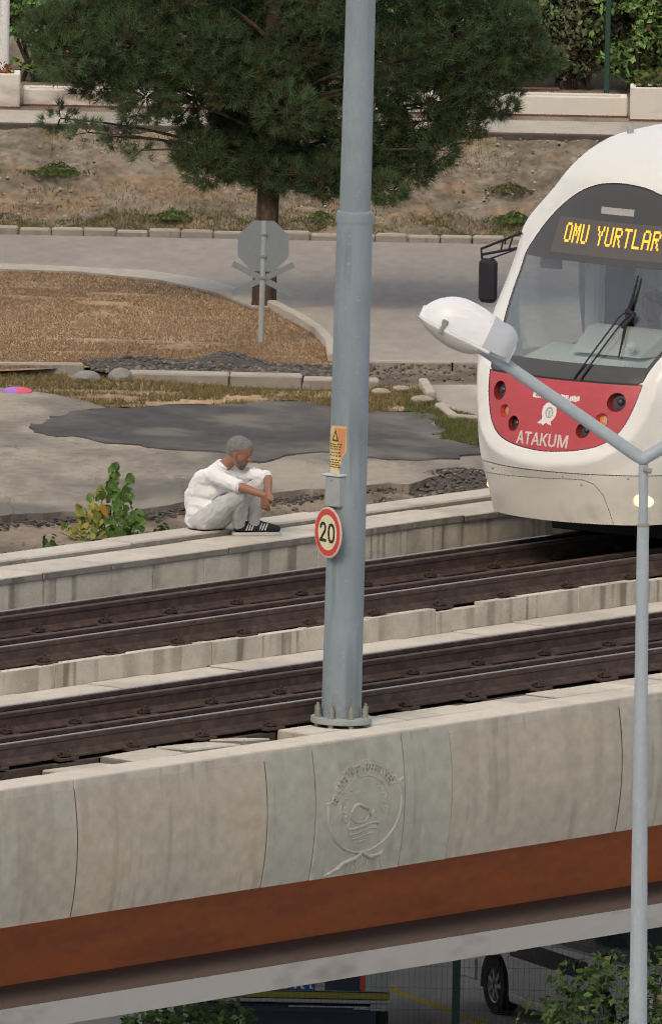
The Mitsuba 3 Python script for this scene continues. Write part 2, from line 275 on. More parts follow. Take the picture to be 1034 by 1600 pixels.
# yard of old asphalt with a broken edge, tar patch
asph = [(-5.15, 193.0), (-3.23, 194.49), (-2.9, 194.83), (-2.57, 195.17), (-2.23, 195.37), (-1.78, 195.59), (-1.51, 195.92), (-1.23, 196.26), (-.89, 196.7), (-.5, 197.06), (-.27, 197.29), (.13, 197.84), (.58, 198.31), (.81, 198.84), (1.15, 199.0), (1.41, 199.14), (2.2, 200.35), (3.41, 203.0), (5.1, 206), (5.1, 206.6), (3.4, 205.5), (1.43, 202.6), (1.31, 202.13), (1.0, 203.07), (.94, 207.65), (0, 207.97), (-.72, 208.6), (-1.14, 207.99), (-1.97, 207.23), (-2.47, 209.3), (-3.16, 210.88), (-5.15, 211.0)]
def jag(pts, ax, ay, n, seed):
    r = np.random.default_rng(seed); pg = Polygon(pts).exterior; N = int(pg.length / n); out = []
    for i in range(N):
        p = pg.interpolate(i * n); q = np.array([[i * n * 1.1, seed, 0.0]]); out.append((p.x + ax * 2 * (meshkit.fbm(q, 4, seed)[0] - .5), p.y + ay * 2 * (meshkit.fbm(q + 50, 4, seed)[0] - .5)))
    g = Polygon(out).buffer(0); return max(getattr(g, 'geoms', [g]), key=lambda q: q.area)
asph_p = jag(asph, .09, .55, .07, 3)
struct('asphalt_yard', sheet(asph_p, .012, .3, .15, skirt=.10, amp=.012, f=1.2, fade=False), 'asphalt_old', smooth=35)
tar = [(-2.79, 204.37), (-2.32, 206.76), (-1.97, 207.45), (-1.14, 208.44), (-.72, 208.8), (0, 208.42), (.6, 208.08), (.94, 207.87), (1.0, 203.07), (1.28, 202.12), (1.39, 200.89), (1.16, 199.89), (.7, 199.71), (.24, 199.58), (-.28, 200.28), (-.68, 199.92), (-1.09, 200.41), (-1.55, 200.55), (-1.91, 201.48), (-2.32, 201.86), (-2.68, 203.11)]
struct('tar_patch', sheet(jag(tar, .18, .9, .12, 5), .026, .3, .2, skirt=.02, amp=.01, f=.7, seed=4), 'asphalt_tar', smooth=True)
gr = [(-5.15, 212.8), (-3.56, 212.84), (-3.2, 213.22), (-2.46, 213.62), (-1.94, 212.99), (-.74, 211.81), (.36, 211.77), (.42, 213), (.79, 213.1), (.88, 210.8), (1.05, 208.4), (1.34, 206.46), (1.31, 201.6), (1.0, 202.86), (.95, 207.5), (0, 207.9), (-.72, 208.5), (-1.14, 208.0), (-1.97, 207.2), (-2.47, 209.0), (-3.15, 210.6), (-5.15, 210.74)]
struct('verge', sheet(gr, -.02, .3, amp=.03), 'field_dry', smooth=True)
fld = [(-5.15, 230.2), (-3.47, 230.33), (-2.67, 230.16), (-1.8, 229.06), (-1.2, 227.16), (-.83, 224.9), (-.62, 224.9), (-.54, 224.08), (-.14, 221.1), (-.02, 218.59), (-.01, 216.63), (-.88, 215.8), (-2.42, 215.19), (-3.21, 214.16), (-5.15, 213.78)]
struct('field', sheet(fld, -.01, .4, amp=.05, f=1.3), 'field_dry', smooth=True)
road = unary_union([sbox(-60, 226, 60, 237.2), sbox(-5.2, 216.9, 5.2, 227)]).difference(Polygon(fld).buffer(.01)).difference(sbox(-60, 210, -5.1, 230.2))
struct('road', sheet(road, -.03, 1.5, .8), 'road_grey')
walk = [(-12, 231.2), (-3.49, 231.29), (-3.02, 231.12), (-1.95, 230.61), (-1.28, 229.23), (-.67, 226.4), (-.59, 224.99), (-.83, 224.9), (-1.2, 227.16), (-1.8, 229.06), (-2.67, 230.16), (-3.47, 230.33), (-12, 230.2)]
struct('pavement', sheet(walk, .03, .4, skirt=.1), 'pave_pale')
struct('pavement', sheet([(.6, 213.0), (1.47, 213.36), (5.1, 213.7), (5.1, 207.5), (1.55, 206.9), (1.1, 208.58), (.97, 210.4), (.93, 213.0)], -.005, .4), 'pave_pale')
struct('pavement', sheet(sbox(-60, 240.22, 60, 241.5), .05, 2.0, .5, skirt=.06), 'pave_pale')
struct('terrain', sheet(sbox(-95, 239.95, 95, 390), -.01, 8.0, 2.0), 'dirt')
def bankz(P):
    w = np.clip((P[:, 1] - 237.55) / .3, 0, 1) * np.clip((240.2 - P[:, 1]) / .3, 0, 1)
    return (.30 * (meshkit.fbm(np.c_[P[:, 0] * 1.3, P[:, 1] * 1.1, 0 * P[:, 0]], 4, 2) - .5) + .13 * (meshkit.fbm(np.c_[P[:, 0] * 6, P[:, 1] * 5, 0 * P[:, 0]], 4, 5) - .5)) * w
for bb, st in ((sbox(-6, 237.5, 6, 240.2), .045), (sbox(-90, 237.5, -6, 240.2), .5), (sbox(6, 237.5, 90, 240.2), .5)):
    P, t = fill(bb, st); struct('bank', trimesh.Trimesh(np.c_[P, zg(P[:, 1]) + .006 + bankz(P)], t, process=False), 'bank_earth', smooth=True)
struct('upper_kerb', cat_([cbox(-60, 60, 240.06, 240.2, -1.5, -1.095, .01)]), 'black_soil_kerb_shade')  # kerb coloured black to stand for the shadow along its edge
struct('upper_verge', sheet(sbox(-60, 241.4, 60, 242.4), .012, 3.0, 1.0), 'dirt')
# road markings and kerbs
k = thing('kerb', 'long row of weathered concrete kerb stones between the road and the earth bank', 'kerb')
km = [cbox(-.169, .169, -.07, .07, -.25, .045 + d, .02) for d in (0, .008, -.008)]
ks = [part(k, 'kerb_stone', place(km[i], (-3.9 + .345 * i, 237.38, zg(237.38)), [1, 0, 0], [0, 1, 0], [0, 0, 1]), 'kerb_stone') for i in range(3)]
for i in range(3, 26): again(k, 'kerb_stone', ks[i % 3], (.345 * (i - i % 3) , .0006 * i + rng.normal(0, .008), rng.normal(0, .006)))
part(k, 'kerb_run', cat_([cbox(-60, -4.1, 237.31, 237.45, -2.2, -1.93), cbox(5.1, 60, 237.31, 237.45, -2.2, -1.93)]), 'kerb_stone')
def strip(name, pts, w, h, m, label, cat):
    pts = np.array(pts, float); k = thing(name, label, cat)
    L = LineString(pts); n = max(2, int(L.length / .9))
    for i in range(n):
        a, b = np.array(L.interpolate(i / n, True).coords[0]), np.array(L.interpolate((i + .985) / n, True).coords[0]); d = b - a; l = np.linalg.norm(d); x = np.r_[d / l, 0]
        x[2] = (zg(b[1]) - zg(a[1])) / l; x = unit(x); y = unit(np.cross([0, 0, 1], x)); part(k, 'kerb_stone', place(cbox(0, l, -w / 2, w / 2, -.1, h, .015), (*a, zg(a[1])), x, y, np.cross(x, y)), m)
    return k
strip('kerb', [(-.64, 225.18), (-.54, 224.45), (-.34, 223.13), (-.14, 221.37), (-.04, 219.71), (-.01, 216.87)], .1, .09, 'stone_pale', 'pale curved kerb edging the brown grass field right of the road sign', 'kerb')
strip('kerb', [(.2, 216.8), (.8, 216.9), (1.42, 217.0), (4, 217.5)], .12, .03, 'kerb_stone', 'kerb at the near edge of the road, right of the mast', 'kerb')
strip('kerb', [(-4.5, 214.6), (-3.17, 214.9), (-2.4, 215.0)], .12, .04, 'kerb_stone', 'low kerb with a dark shadow at the left edge of the brown field', 'kerb')
strip('kerb', [(1.0, 208.9), (1.09, 207.4), (1.13, 206.9), (1.34, 206.46), (1.7, 206.2)], .09, .05, 'stone_pale', 'low pale kerb stones in the green weeds beside the tram', 'kerb')
k = strip('kerb', [(.86, 213.1), (.93, 210.6)], .09, .06, 'stone_pale', 'short pale kerb stone standing off the weeds by the tram', 'kerb')
b = thing('concrete_beam', 'long grey concrete beam lying on the grass behind the man and the mast', 'beam')
for i, (x0, x1, dz) in enumerate(((-1.96, -1.0, 0), (-.99, -.3, .01), (-.29, .43, -.005))):
    part(b, 'segment', cbox(x0, x1, 212.85 - .1 * i, 213.15 - .1 * i, zg(213) - .05, zg(213) + .075 + dz, .015), 'kerb_stone')
def rock(r, seed, sq=(1, .8, .6), sub=2):
    m = trimesh.creation.icosphere(sub, 1.0); v = m.vertices; d = 1 + .5 * (meshkit.fbm(v * 1.3 + seed * 3.1, 3, seed) - .5); m.vertices = v * d[:, None] * np.array(sq) * r; return m
def at(m, x, y, z): m = m.copy(); m.apply_translation((x, y, z)); return m
single('rock', at(rock(.14, 1, (1, .8, .5), 1), -2.36, 212.6, zg(212.6) + .03), 'stone_grey', 'grey boulder on the grass, left one of the pair beside the concrete beam', 'rock', smooth=12)
single('rock', at(rock(.12, 2, (1, .8, .7), 1), -2.04, 212.7, zg(212.7) + .04), 'stone_grey', 'grey boulder touching the left end of the concrete beam', 'rock', smooth=12)
single('rock', at(rock(.09, 4, (1.2, .8, .5)), .84, 209.65, zg(209.65) + .03), 'stone_pale', 'pale stone at the edge of the green weeds left of the tram', 'rock', smooth=12)
single('rock', at(rock(.07, 5, (1.3, .8, .5)), .45, 211.0, zg(211) + .03), 'stone_pale', 'pale stone on the dry grass just right of the mast', 'rock', smooth=12)
single('rock', at(rock(.07, 6, (1.2, .8, .5)), .64, 211.6, zg(211.6) + .03), 'stone_pale', 'second pale stone on the dry grass right of the mast', 'rock', smooth=12)
def rubble(poly, n, r0, r1, seed, cols, h=0.0, mound=None):
    r = np.random.default_rng(seed); poly = Polygon(poly); x0, y0, x1, y1 = poly.bounds; ms, cs = [], []
    basem = [rock(1, s, (1, .9, .7), 1) for s in range(5)]
    while len(ms) < n:
        x, y = r.uniform(x0, x1), r.uniform(y0, y1)
        if not poly.contains(Point(x, y)): continue
        m = basem[len(ms) % 5].copy(); s = r.uniform(r0, r1) * r.uniform(.5, 1); m.vertices = m.vertices * s @ rotz(r.uniform(0, 6)).T + [x, y, zg(y) + h + s * .2 + (mound(x, y) if mound else 0)]
        c = np.array(cols[r.integers(len(cols))]) * r.uniform(.7, 1.25); ms.append(m); cs.append(np.repeat(c[None], len(m.vertices), 0))
    return cat_(ms), np.vstack(cs)
heap = [(-2.47, 216.4), (-1.63, 216.4), (-.63, 216.3), (.3, 216.2), (.3, 214.4), (-.74, 213.8), (-1.94, 213.6), (-2.3, 214.4)]
def mnd(x, y): return .13 * math.exp(-((x + 1.02) / .30) ** 2 - ((y - 215.9) / .5) ** 2) + .06 * math.exp(-((x + 1.9) / .35) ** 2 - ((y - 215.9) / .5) ** 2)
P, t = fill(Polygon(heap), .08); z = zg(P[:, 1]) + .0 + np.array([mnd(*q) for q in P]) + .05 * (meshkit.fbm(np.c_[P * 4, 0 * P[:, 0]], 4) - .5)
struct('rubble_bed', trimesh.Trimesh(np.c_[P, z], t, process=False), 'black_soil_kerb_shade', smooth=True)
m, c = rubble(heap, 2200, .010, .034, 3, [(.12, .105, .095), (.085, .075, .07), (.19, .17, .15), (.14, .125, .11)], 0, mnd)
struct('rubble', m, 'gravel', kind='stuff', label='dark broken rubble along the edge of the brown field', smooth=False, color=c)
rd = [(.2, 216.7), (1.49, 216.85), (4, 217.2), (4, 214.4), (1.47, 213.8), (.48, 213.5), (.2, 214.0)]
m, c = rubble(rd, 700, .006, .026, 4, [(.16, .13, .11), (.22, .19, .16), (.10, .08, .07)]); struct('rubble', m, 'gravel', kind='stuff', label='brown dirt and small stones at the road edge right of the mast', color=c)
near_dirt = [bx(-11, -.95), bx(9, -.95), bx(9, -1.7), bx(0, -1.5), bx(-3, -1.75), bx(-6, -2.0), bx(-11, -2.3)]
m, c = rubble(near_dirt, 900, .008, .04, 5, [(.17, .145, .12), (.11, .095, .085), (.25, .22, .18), (.07, .06, .055)], -.07); struct('rubble', m, 'gravel', kind='stuff', label='loose stones in the dirt strip behind the wall', color=c)
r = np.random.default_rng(12); el = LineString([q for q in asph[1:17]]); ms, cs = [], []
for i in range(1500):
    q = el.interpolate(r.uniform(0, el.length)); m = rock(r.uniform(.006, .03) * r.uniform(.5, 1.2), i % 7, (1, .8, .45), 1); m.vertices = m.vertices @ rotz(r.uniform(0, 6)).T + [q.x + r.normal(0, .05), q.y - abs(r.normal(.0, .22)) + .1, -.048 + zg(q.y) * .3 + r.uniform(-.01, .03)]; c = np.array([.075, .068, .065]) * r.uniform(.6, 1.9); ms.append(m); cs.append(np.repeat(c[None], len(m.vertices), 0))
struct('broken_asphalt', cat_(ms), 'gravel', kind='stuff', label='dark broken lumps along the crumbling edge of the yard asphalt', color=np.vstack(cs))
gm = [(.62, 198.6), (1.0, 199.3), (1.5, 199.9), (2.2, 201), (2.4, 200.0), (1.6, 198.7), (.9, 198.0)]
def gmm(x, y): return .11 * math.exp(-((x - 1.15) / .45) ** 2 - ((y - 199.0) / .5) ** 2)
P, t = fill(Polygon(gm).buffer(.3), .08); z = zg(P[:, 1]) - .08 + np.array([gmm(*q) for q in P]) + .03 * (meshkit.fbm(np.c_[P * 6, 0 * P[:, 0]], 4) - .5); struct('gravel_heap', trimesh.Trimesh(np.c_[P, z], t, process=False), 'black_soil_kerb_shade', smooth=True)
m, c = rubble(gm, 1100, .008, .024, 6, [(.15, .135, .12), (.12, .11, .10), (.18, .165, .145)], -.07, gmm); struct('gravel_heap', m, 'gravel', kind='stuff', label='small heap of dark gravel behind the wall, left of the tram', color=c)
m, c = rubble([(-5, 237.7), (5, 237.7), (5, 240.1), (-5, 240.1)], 1500, .006, .028, 8, [(.34, .30, .25), (.24, .20, .155), (.20, .165, .13), (.42, .38, .33)], .0); struct('rubble', m, 'gravel', kind='stuff', label='pale stones scattered over the earth bank', color=c)
# ------------------------------------------------------------------ the wall and ledge on the far side of the tracks
w = thing('retaining_wall', 'low stained concrete wall with a ledge of coping slabs that the man sits on', 'wall')
def pieces(parent, name, us, prof, mats, gap=.006, jz=.004, jv=.004, seed=0, cham=.008):
    r = np.random.default_rng(seed); out = []
    for i, (a, b) in enumerate(zip(us[:-1], us[1:])):
        v0, v1, z0, z1 = prof; dv, dz = r.normal(0, jv), r.normal(0, jz)
        out.append(part(parent, name, toB(cbox(a + gap / 2, b - gap / 2, v0 + dv, v1 + dv, z0, z1 + dz, cham)), mats[i % len(mats)]))
    return out
def joints(a, b, step, seed, fixed=()):
    r = np.random.default_rng(seed); us = [a]
    while us[-1] < b: us.append(us[-1] + step * r.uniform(.8, 1.2))
    us = [x for x in us if all(abs(x - f) > step * .5 for f in fixed)] + list(fixed); return sorted(us)
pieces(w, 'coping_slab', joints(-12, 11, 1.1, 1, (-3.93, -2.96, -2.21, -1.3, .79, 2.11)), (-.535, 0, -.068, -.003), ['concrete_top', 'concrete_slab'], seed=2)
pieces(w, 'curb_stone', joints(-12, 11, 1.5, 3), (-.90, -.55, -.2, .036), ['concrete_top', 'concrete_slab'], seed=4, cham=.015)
pieces(w, 'wall_block', joints(-12, 11, .8, 5, (-4.38, -3.7, -3.24, -2.33, -1.61, -.97)), (-.3, -.035, -.6, -.072), ['concrete_wall'], seed=6, gap=.002, jz=0, jv=.002, cham=.003)
part(w, 'wall_core', prism([(-.92, -.85), (-.92, -.21), (-.545, -.21), (-.545, -.065), (-.31, -.065), (-.31, -.85)], -60, 60), 'concrete_dark')
part(w, 'wall_run', cat_([toB(cbox(a, b, -.9, 0, -.6, 0)) for a, b in ((-60, -13.4), (12.6, 60))]), 'concrete_wall')
# ------------------------------------------------------------------ the bridge
br = thing('bridge', 'concrete tram bridge with two tracks on a rust red steel girder', 'bridge')
UL, UR = -60, 60
part(br, 'track_slab', prism([(-.034, -1.3), (-.034, -.345), (2.335, -.345), (2.335, -1.3)], UL, UR), 'track_bed')
part(br, 'track_slab', prism([(4.35, -1.3), (4.35, -.345), (6.3, -.345), (6.3, -1.3)], UL, UR), 'track_bed')
pieces(br, 'plinth_block', joints(-16, 8, .9, 7, (-6.86, -6.25, -4.69, -1.53, -.86)), (2.335, 2.43, -.6, -.318), ['concrete_wall'], seed=8, gap=.002, jz=.008, jv=.002, cham=.004)
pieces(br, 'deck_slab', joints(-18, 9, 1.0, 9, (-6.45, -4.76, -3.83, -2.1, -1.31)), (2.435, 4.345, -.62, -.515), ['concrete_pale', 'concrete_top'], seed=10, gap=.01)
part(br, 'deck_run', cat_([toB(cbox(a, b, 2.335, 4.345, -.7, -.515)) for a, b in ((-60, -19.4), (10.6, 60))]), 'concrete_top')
part(br, 'deck_core', prism([(2.34, -1.3), (2.34, -.63), (4.345, -.63), (4.345, -1.3)], UL, UR), 'concrete_dark')
part(br, 'trough', prism([(6.305, -1.3), (6.305, -.47), (6.69, -.47), (6.69, -1.3)], UL, UR), 'concrete_dark')
part(br, 'soffit', prism([(.1, -1.45), (.1, -1.301), (6.9, -1.301), (6.9, -1.45)], UL, UR), 'soffit')
us = joints(-7.55, 9, .56, 11)
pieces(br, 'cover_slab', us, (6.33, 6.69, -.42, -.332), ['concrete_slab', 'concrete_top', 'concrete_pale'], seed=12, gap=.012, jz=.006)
part(br, 'mast_pad', toB(cbox(-8.87, us[0] - .02, 6.31, 6.69, -.6, -.326, .012)), 'concrete_pale')
for u0, u1, dz, tv, vv in ((-9.80, -9.44, .035, .10, 6.32), (-10.5, -9.83, .022, .05, 6.30), (-11.25, -10.55, .0, -.03, 6.31), (-12.05, -11.3, -.03, .02, 6.33)):
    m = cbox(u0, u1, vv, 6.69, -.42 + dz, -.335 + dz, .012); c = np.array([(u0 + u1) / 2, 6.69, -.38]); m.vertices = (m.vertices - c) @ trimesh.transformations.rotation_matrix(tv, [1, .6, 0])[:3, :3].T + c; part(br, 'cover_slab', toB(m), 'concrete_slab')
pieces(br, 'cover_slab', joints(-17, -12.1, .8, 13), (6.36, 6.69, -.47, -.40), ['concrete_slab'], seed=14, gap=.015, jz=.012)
pieces(br, 'coping', [-20, -16.2, -12.55, -9.35, -6.2, -3.1, 0, 3, 6, 9], (6.70, 7.058, -.42, -.326), ['concrete_pale'], seed=16, gap=.004, jz=.002, jv=.002, cham=.012)
def fv(z): s = (np.asarray(z, float) + .9) / .56; return 7.045 + .062 * (1 - s * s)
ZP = np.linspace(-1.462, -.345, 14)
def fpanel(u0, u1, off=0.0, bev=.012):
    P = [(6.8, -1.462)] + [(float(fv(z)) + off, float(z)) for z in ZP] + [(6.8, -.345)]; m = prism(P, u0, u1, frame=False)
    return m
for u0, u1, mt in ((-20, -16.3, 'fascia_warm'), (-16.29, -12.556, 'fascia_grey'), (-12.546, -10.02, 'fascia_warm'), (-7.494, -5.135, 'fascia_warm'), (-5.125, -1.6, 'fascia_grey'), (-1.59, 2, 'fascia_warm')):
    part(br, 'fascia_panel', toB(fpanel(u0, u1)), mt, smooth=30)
part(br, 'fascia_panel', toB(fpanel(-10.01, -9.383, .012)), 'fascia_green', smooth=30)
part(br, 'fascia_panel', toB(fpanel(-8.16, -7.514, .012)), 'fascia_green', smooth=30)
P = [(6.8, -1.462)] + [(float(fv(z)) + .026, float(z)) for z in ZP] + [(7.09, -.362), (6.8, -.362)]
fp = part(br, 'fascia_panel', prism(P, -9.375, -8.185), 'fascia_green', smooth=30, label='greenish concrete fascia panel with a round municipal emblem in relief')
part(br, 'fascia_run', cat_([toB(fpanel(-60, -20.01)), toB(fpanel(2.01, 60)), toB(cbox(-60, -20.01, 6.7, 7.05, -.42, -.326)), toB(cbox(9.01, 60, 6.7, 7.05, -.42, -.326))]), 'fascia_grey', smooth=30)
for v0, nm in ((6.28, 'girder_web'), (.8, 'girder_web')): part(br, nm, prism([(v0 - .03, -2.115), (v0 - .03, -1.452), (v0, -1.452), (v0, -2.115)], UL, UR), 'steel_red')
for v0, v1 in ((6.05, 7.10), (0, 1.0)):
    f = part(br, 'bottom_flange', prism([(v0, -2.32), (v0, -2.12), (v1, -2.12), (v1, -2.32)], UL, UR), 'steel_pale')
    part(br, 'flange_top', prism([(v0 + .004, -2.119), (v0 + .004, -2.113), (v1 - .004, -2.113), (v1 - .004, -2.119)], UL, UR), 'steel_brown')
    k = numbered(f + '__splice'); part(f, 'splice_plate', toB(cbox(-6.9, -6.55, v1 - .2, v1 + .008, -2.325, -2.316, .002)), 'steel_old')
# the emblem, cast in relief on the panel
def emb(m):                                   # emblem plane (a, b, height) -> bridge frame
    v = m.vertices; z = -.90 + v[:, 1] * .385; m = m.copy(); m.vertices = np.c_[-8.727 + v[:, 0] * .5, fv(z) + .024 + v[:, 2], z]; return m
def ring(r, a0, a1, w, n=60, h=.5):
    a = np.radians(np.linspace(a0, a1, n)); return tube(np.c_[r * np.cos(a), r * np.sin(a), 0 * a], w, 8)
def flat(m, h): m = m.copy(); m.vertices[:, 2] *= h; return m
em = fp + '__emblem_ring'
E1 = [flat(ring(1.0, 168, 395, .032), .45), flat(ring(.66, -20, 200, .02), .48), flat(ring(.985, 38, 152, .01), .5)]
E1 += [flat(tube([(-1.04, .16, 0), (-.9, .2, 0), (-.78, .13, 0)], .03), .5), flat(tube([(1.05, .5, 0), (.92, .42, 0), (.72, .40, 0)], .03), .5)]
part(fp, 'emblem_ring', toB(emb(cat_(E1))), 'fascia_green', smooth=True)
E2 = []
for i, ch in enumerate('SAMSUN BÜYÜKŞEHİR BELEDİYESİ'):
    if ch == ' ': continue
    t = meshkit.text_mesh(ch, .17, .030, bold=True); t.vertices[:, 0] -= t.vertices[:, 0].mean(); a = math.radians(164 - i * (164 - 30) / 27); R = rotz(a - math.pi / 2); t.vertices = t.vertices @ R.T + [.76 * math.cos(a), .76 * math.sin(a), -.0135]; E2.append(t)
part(fp, 'emblem_lettering', toB(emb(cat_(E2))), 'fascia_green')
E3 = []
for i in range(11):
    for s in (-1, 1):
        a = math.radians(270 + s * (28 + i * 10.5)); r = .56
        E3.append(flat(tube([(r * math.cos(a), r * math.sin(a), 0), ((r + .07 * (i % 2 * 2 - 1)) * math.cos(a + s * .1), (r + .07 * (i % 2 * 2 - 1)) * math.sin(a + s * .1), 0)], [.03, .012], 8), .35))
for m in E3: part(fp, 'wreath_leaf', toB(emb(m)), 'fascia_green', smooth=True)
E4 = []
for j in range(4):
    x = np.linspace(-.42 + .03 * j * j, .40 - .04 * j * j, 14); E4.append(flat(tube(np.c_[x, -.42 - .11 * j + .05 * x + .03 * np.sin(x * 6 + .4), 0 * x], .032, 8), .48))
E4 += [flat(tube([(-.36, -.1, 0), (-.28, .04, 0), (-.14, .06, 0), (-.02, -.02, 0), (.1, -.06, 0), (.05, -.12, 0)], [.02, .04, .045, .05, .03, .015], 8), .55),
       flat(tube([(-.38, -.12, 0), (-.34, -.25, 0), (-.2, -.34, 0), (0, -.33, 0), (.1, -.22, 0)], .02, 8), .5), flat(tube([(.1, -.06, 0), (.16, -.22, 0), (.24, -.1, 0), (.3, -.16, 0)], [.02, .035, .03, .015], 8), .55),
       flat(tube([(-.3, .3, 0), (-.1, .36, 0), (0, .3, 0)], .012, 8), .5)]
part(fp, 'emblem_figure', toB(emb(cat_(E4))), 'fascia_green', smooth=True)
E5 = [flat(tube([(.0, -1.0, 0), (-.2, -1.12, 0), (-.5, -1.2, 0), (-.62, -1.3, 0), (-.95, -1.42, 0)], [.03, .06, .05, .05, .02], 8), .6), flat(tube([(0, -1.0, 0), (.22, -1.14, 0), (.48, -1.1, 0), (.6, -1.02, 0)], [.03, .06, .05, .02], 8), .6)]
E5 += [flat(tube([(x, -1.08 - abs(x) * .3, 0), (x * 1.15, -1.42, 0)], .022, 8), .6) for x in (-.32, -.12, .04, .2, .38, .55)]
part(fp, 'emblem_ribbon', toB(emb(cat_(E5))), 'fascia_green', smooth=True)
# ------------------------------------------------------------------ the rails, each with its fasteners
def rail_profile(v, z, h=.172): return [(v + a, z + b) for a, b in ((-.075, -h), (-.075, -h + .011), (-.022, -h + .03), (-.009, -h + .05), (-.009, -.05), (-.034, -.038), (-.036, -.006), (-.028, 0), (.028, 0), (.036, -.006), (.034, -.038), (.009, -.05), (.009, -h + .05), (.022, -h + .03), (.075, -h + .011), (.075, -h))]
def fast_mesh(s):                              # base plate, bent clip, bolt; s: the side it shows
    m = [cbox(-.12, .12, -.14, .14, -.012, .012, .004), cbox(-.05, .05, .05, .11, .012, .05, .008), tube([(0, .09, .0), (0, .09, .085)], .014, 8), tube([(-.055, .045, .03), (-.06, .1, .06), (0, .12, .045), (.06, .1, .06), (.055, .045, .03)], .009, 6)]
    m = cat_(m); n = m.copy(); n.vertices = n.vertices * [1, -1, 1]; n.invert(); return cat_([m, n])
FM = fast_mesh(1)
def rail(v, u_first, label, guard=False, z=-.138):
    r = thing('guard_rail' if guard else 'running_rail', label, 'rail', None)
    part(r, 'profile', prism(rail_profile(v, z - (.004 if guard else 0)), -40, 40), 'rail_rust', smooth=30)
    if not guard: part(r, 'running_surface', prism([(v - .027, z - .001), (v - .022, z + .0015), (v + .022, z + .0015), (v + .027, z - .001)], -40, 40), 'rail_top')
    u = u_first
    while u > -15: u -= .925
    f0 = None; u00 = u
    while u < 5.5:
        if f0 is None:
            m = FM.copy(); m.vertices = m.vertices + [u, v, z - .178]; f0 = part(r, 'fastener', toB(m), 'rail_dark', smooth=30)
        else: again(r, 'fastener', f0, (UV * (u - u00)))
        u += .925
rail(.75, -6.3, 'outer running rail of the track the tram stands on, nearest the wall')
rail(.97, -5.32, 'rusty guard rail of the tram track, on the wall side', True)
rail(1.95, -6.5, 'rusty guard rail of the tram track, on the camera side', True)
rail(2.25, -6.89, 'camera side running rail of the track the tram stands on')
rail(4.685, -9.5, 'wall side running rail of the empty near track')
rail(4.94, -9.91, 'rusty guard rail of the empty near track, on the wall side', True)
rail(5.90, -9.6, 'rusty guard rail of the empty near track, on the mast side', True)
rail(6.185, -11.66, 'running rail of the empty near track nearest the mast')
# ------------------------------------------------------------------ the mast with its sign, box and sticker
MB = np.array([.119, 183.878, -.29]); lean = unit([.007, 0, 1.0])
mast = thing('overhead_line_mast', 'tall grey painted steel mast bolted to the bridge edge', 'mast')
def along(m): return place(m, MB, [1, 0, -.007], [0, 1, 0], lean)
part(mast, 'shaft', along(lathe([(.166, .02), (.1655, .1), (.147, 4.17), (.141, 4.20), (.0, 4.20)], 48)), 'mast_paint', smooth=40)
part(mast, 'shaft', along(lathe([(.130, 4.16), (.129, 4.3), (.112, 8.5), (0, 8.5)], 48)), 'mast_paint', smooth=40)
part(mast, 'collar', along(lathe([(.130, 4.15), (.150, 4.15), (.155, 4.165), (.155, 4.225), (.148, 4.245), (.131, 4.255)], 48)), 'mast_paint', smooth=40)
part(mast, 'weld_band', along(lathe([(.158, 1.560), (.1598, 1.566), (.1598, 1.577), (.158, 1.583)], 48)), 'mast_paint', smooth=40)
part(mast, 'base_flange', along(lathe([(.0, -.012), (.247, -.012), (.255, -.006), (.255, .034), (.25, .04), (.1, .04)], 56)), 'steel_grey', smooth=40)
nut = trimesh.creation.cylinder(.024, .042, sections=6); washer = trimesh.creation.cylinder(.03, .012, sections=16)
b0 = None
for i in range(8):
    a = math.radians(22 + 45 * i); c = np.array([.212 * math.cos(a), .212 * math.sin(a), 0])
    m = cat_([at(nut, *(c + [0, 0, .066])), at(nut, *(c + [0, 0, .098])), at(washer, *(c + [0, 0, .046])), at(trimesh.creation.cylinder(.013, .20, sections=10), *(c + [0, 0, .04])), at(nut, *(c + [0, 0, -.04]))])
    part(mast, 'anchor_bolt', along(m), 'steel_old', smooth=30)
fn = unit([-.854, -.52, 0]); fx = unit([.52, -.854, 0]); Z = np.array([0, 0, 1.0])
sc = np.array([-.018, 183.70, 1.302])
sg = thing('speed_limit_sign', 'round red rimmed speed limit sign reading 20 on the mast', 'sign')
def sgn(m, h=0): return place(m, sc + fn * h, fx, Z, fn)
part(sg, 'plate', sgn(lathe([(0, -.008), (.206, -.008), (.211, -.004), (.211, .004), (.206, .008), (0, .008)], 56)), 'sign_pink', smooth=40)
part(sg, 'rim', sgn(lathe([(.148, .0082), (.148, .0105), (.196, .0105), (.196, .0082)], 56)), 'sign_red')
part(sg, 'face', sgn(lathe([(0, .0082), (0, .0098), (.1475, .0098), (.1475, .0082)], 56)), 'sign_cream')
t = meshkit.text_mesh('20', .155, .002, bold=True); t.vertices[:, :2] -= t.bounds[:, :2].mean(0); t.vertices[:, 0] *= .95; t.vertices[:, 2] += .0098
part(sg, 'numerals', sgn(t), 'ink')
part(sg, 'bracket', sgn(cat_([cbox(-.02, .02, -.16, .16, -.03, -.008), cbox(-.03, .03, .05, .09, -.12, -.02), cbox(-.03, .03, -.09, -.05, -.12, -.02)])), 'steel_grey')
bn = unit([-.62, -.785, 0]); bxv = unit([.785, -.62, 0])
def onm(z, r=.160): p = MB + lean * (z - MB[2]); return p + bn * r
k = thing('junction_box', 'small grey metal box under the peeling sticker on the mast', 'box')
part(k, 'case', place(cbox(-.075, .075, -.128, .128, -.03, .05, .008), onm(1.642, .16), bxv, Z, bn), 'steel_grey')
part(k, 'hood', place(cbox(-.098, .098, .128, .145, -.03, .075, .005), onm(1.642, .16), bxv, Z, bn), 'lamp_grey')
part(k, 'screw', place(trimesh.creation.cylinder(.010, .012, sections=12), onm(1.642, .212) + Z * .09, bxv, Z, bn), 'steel_old')
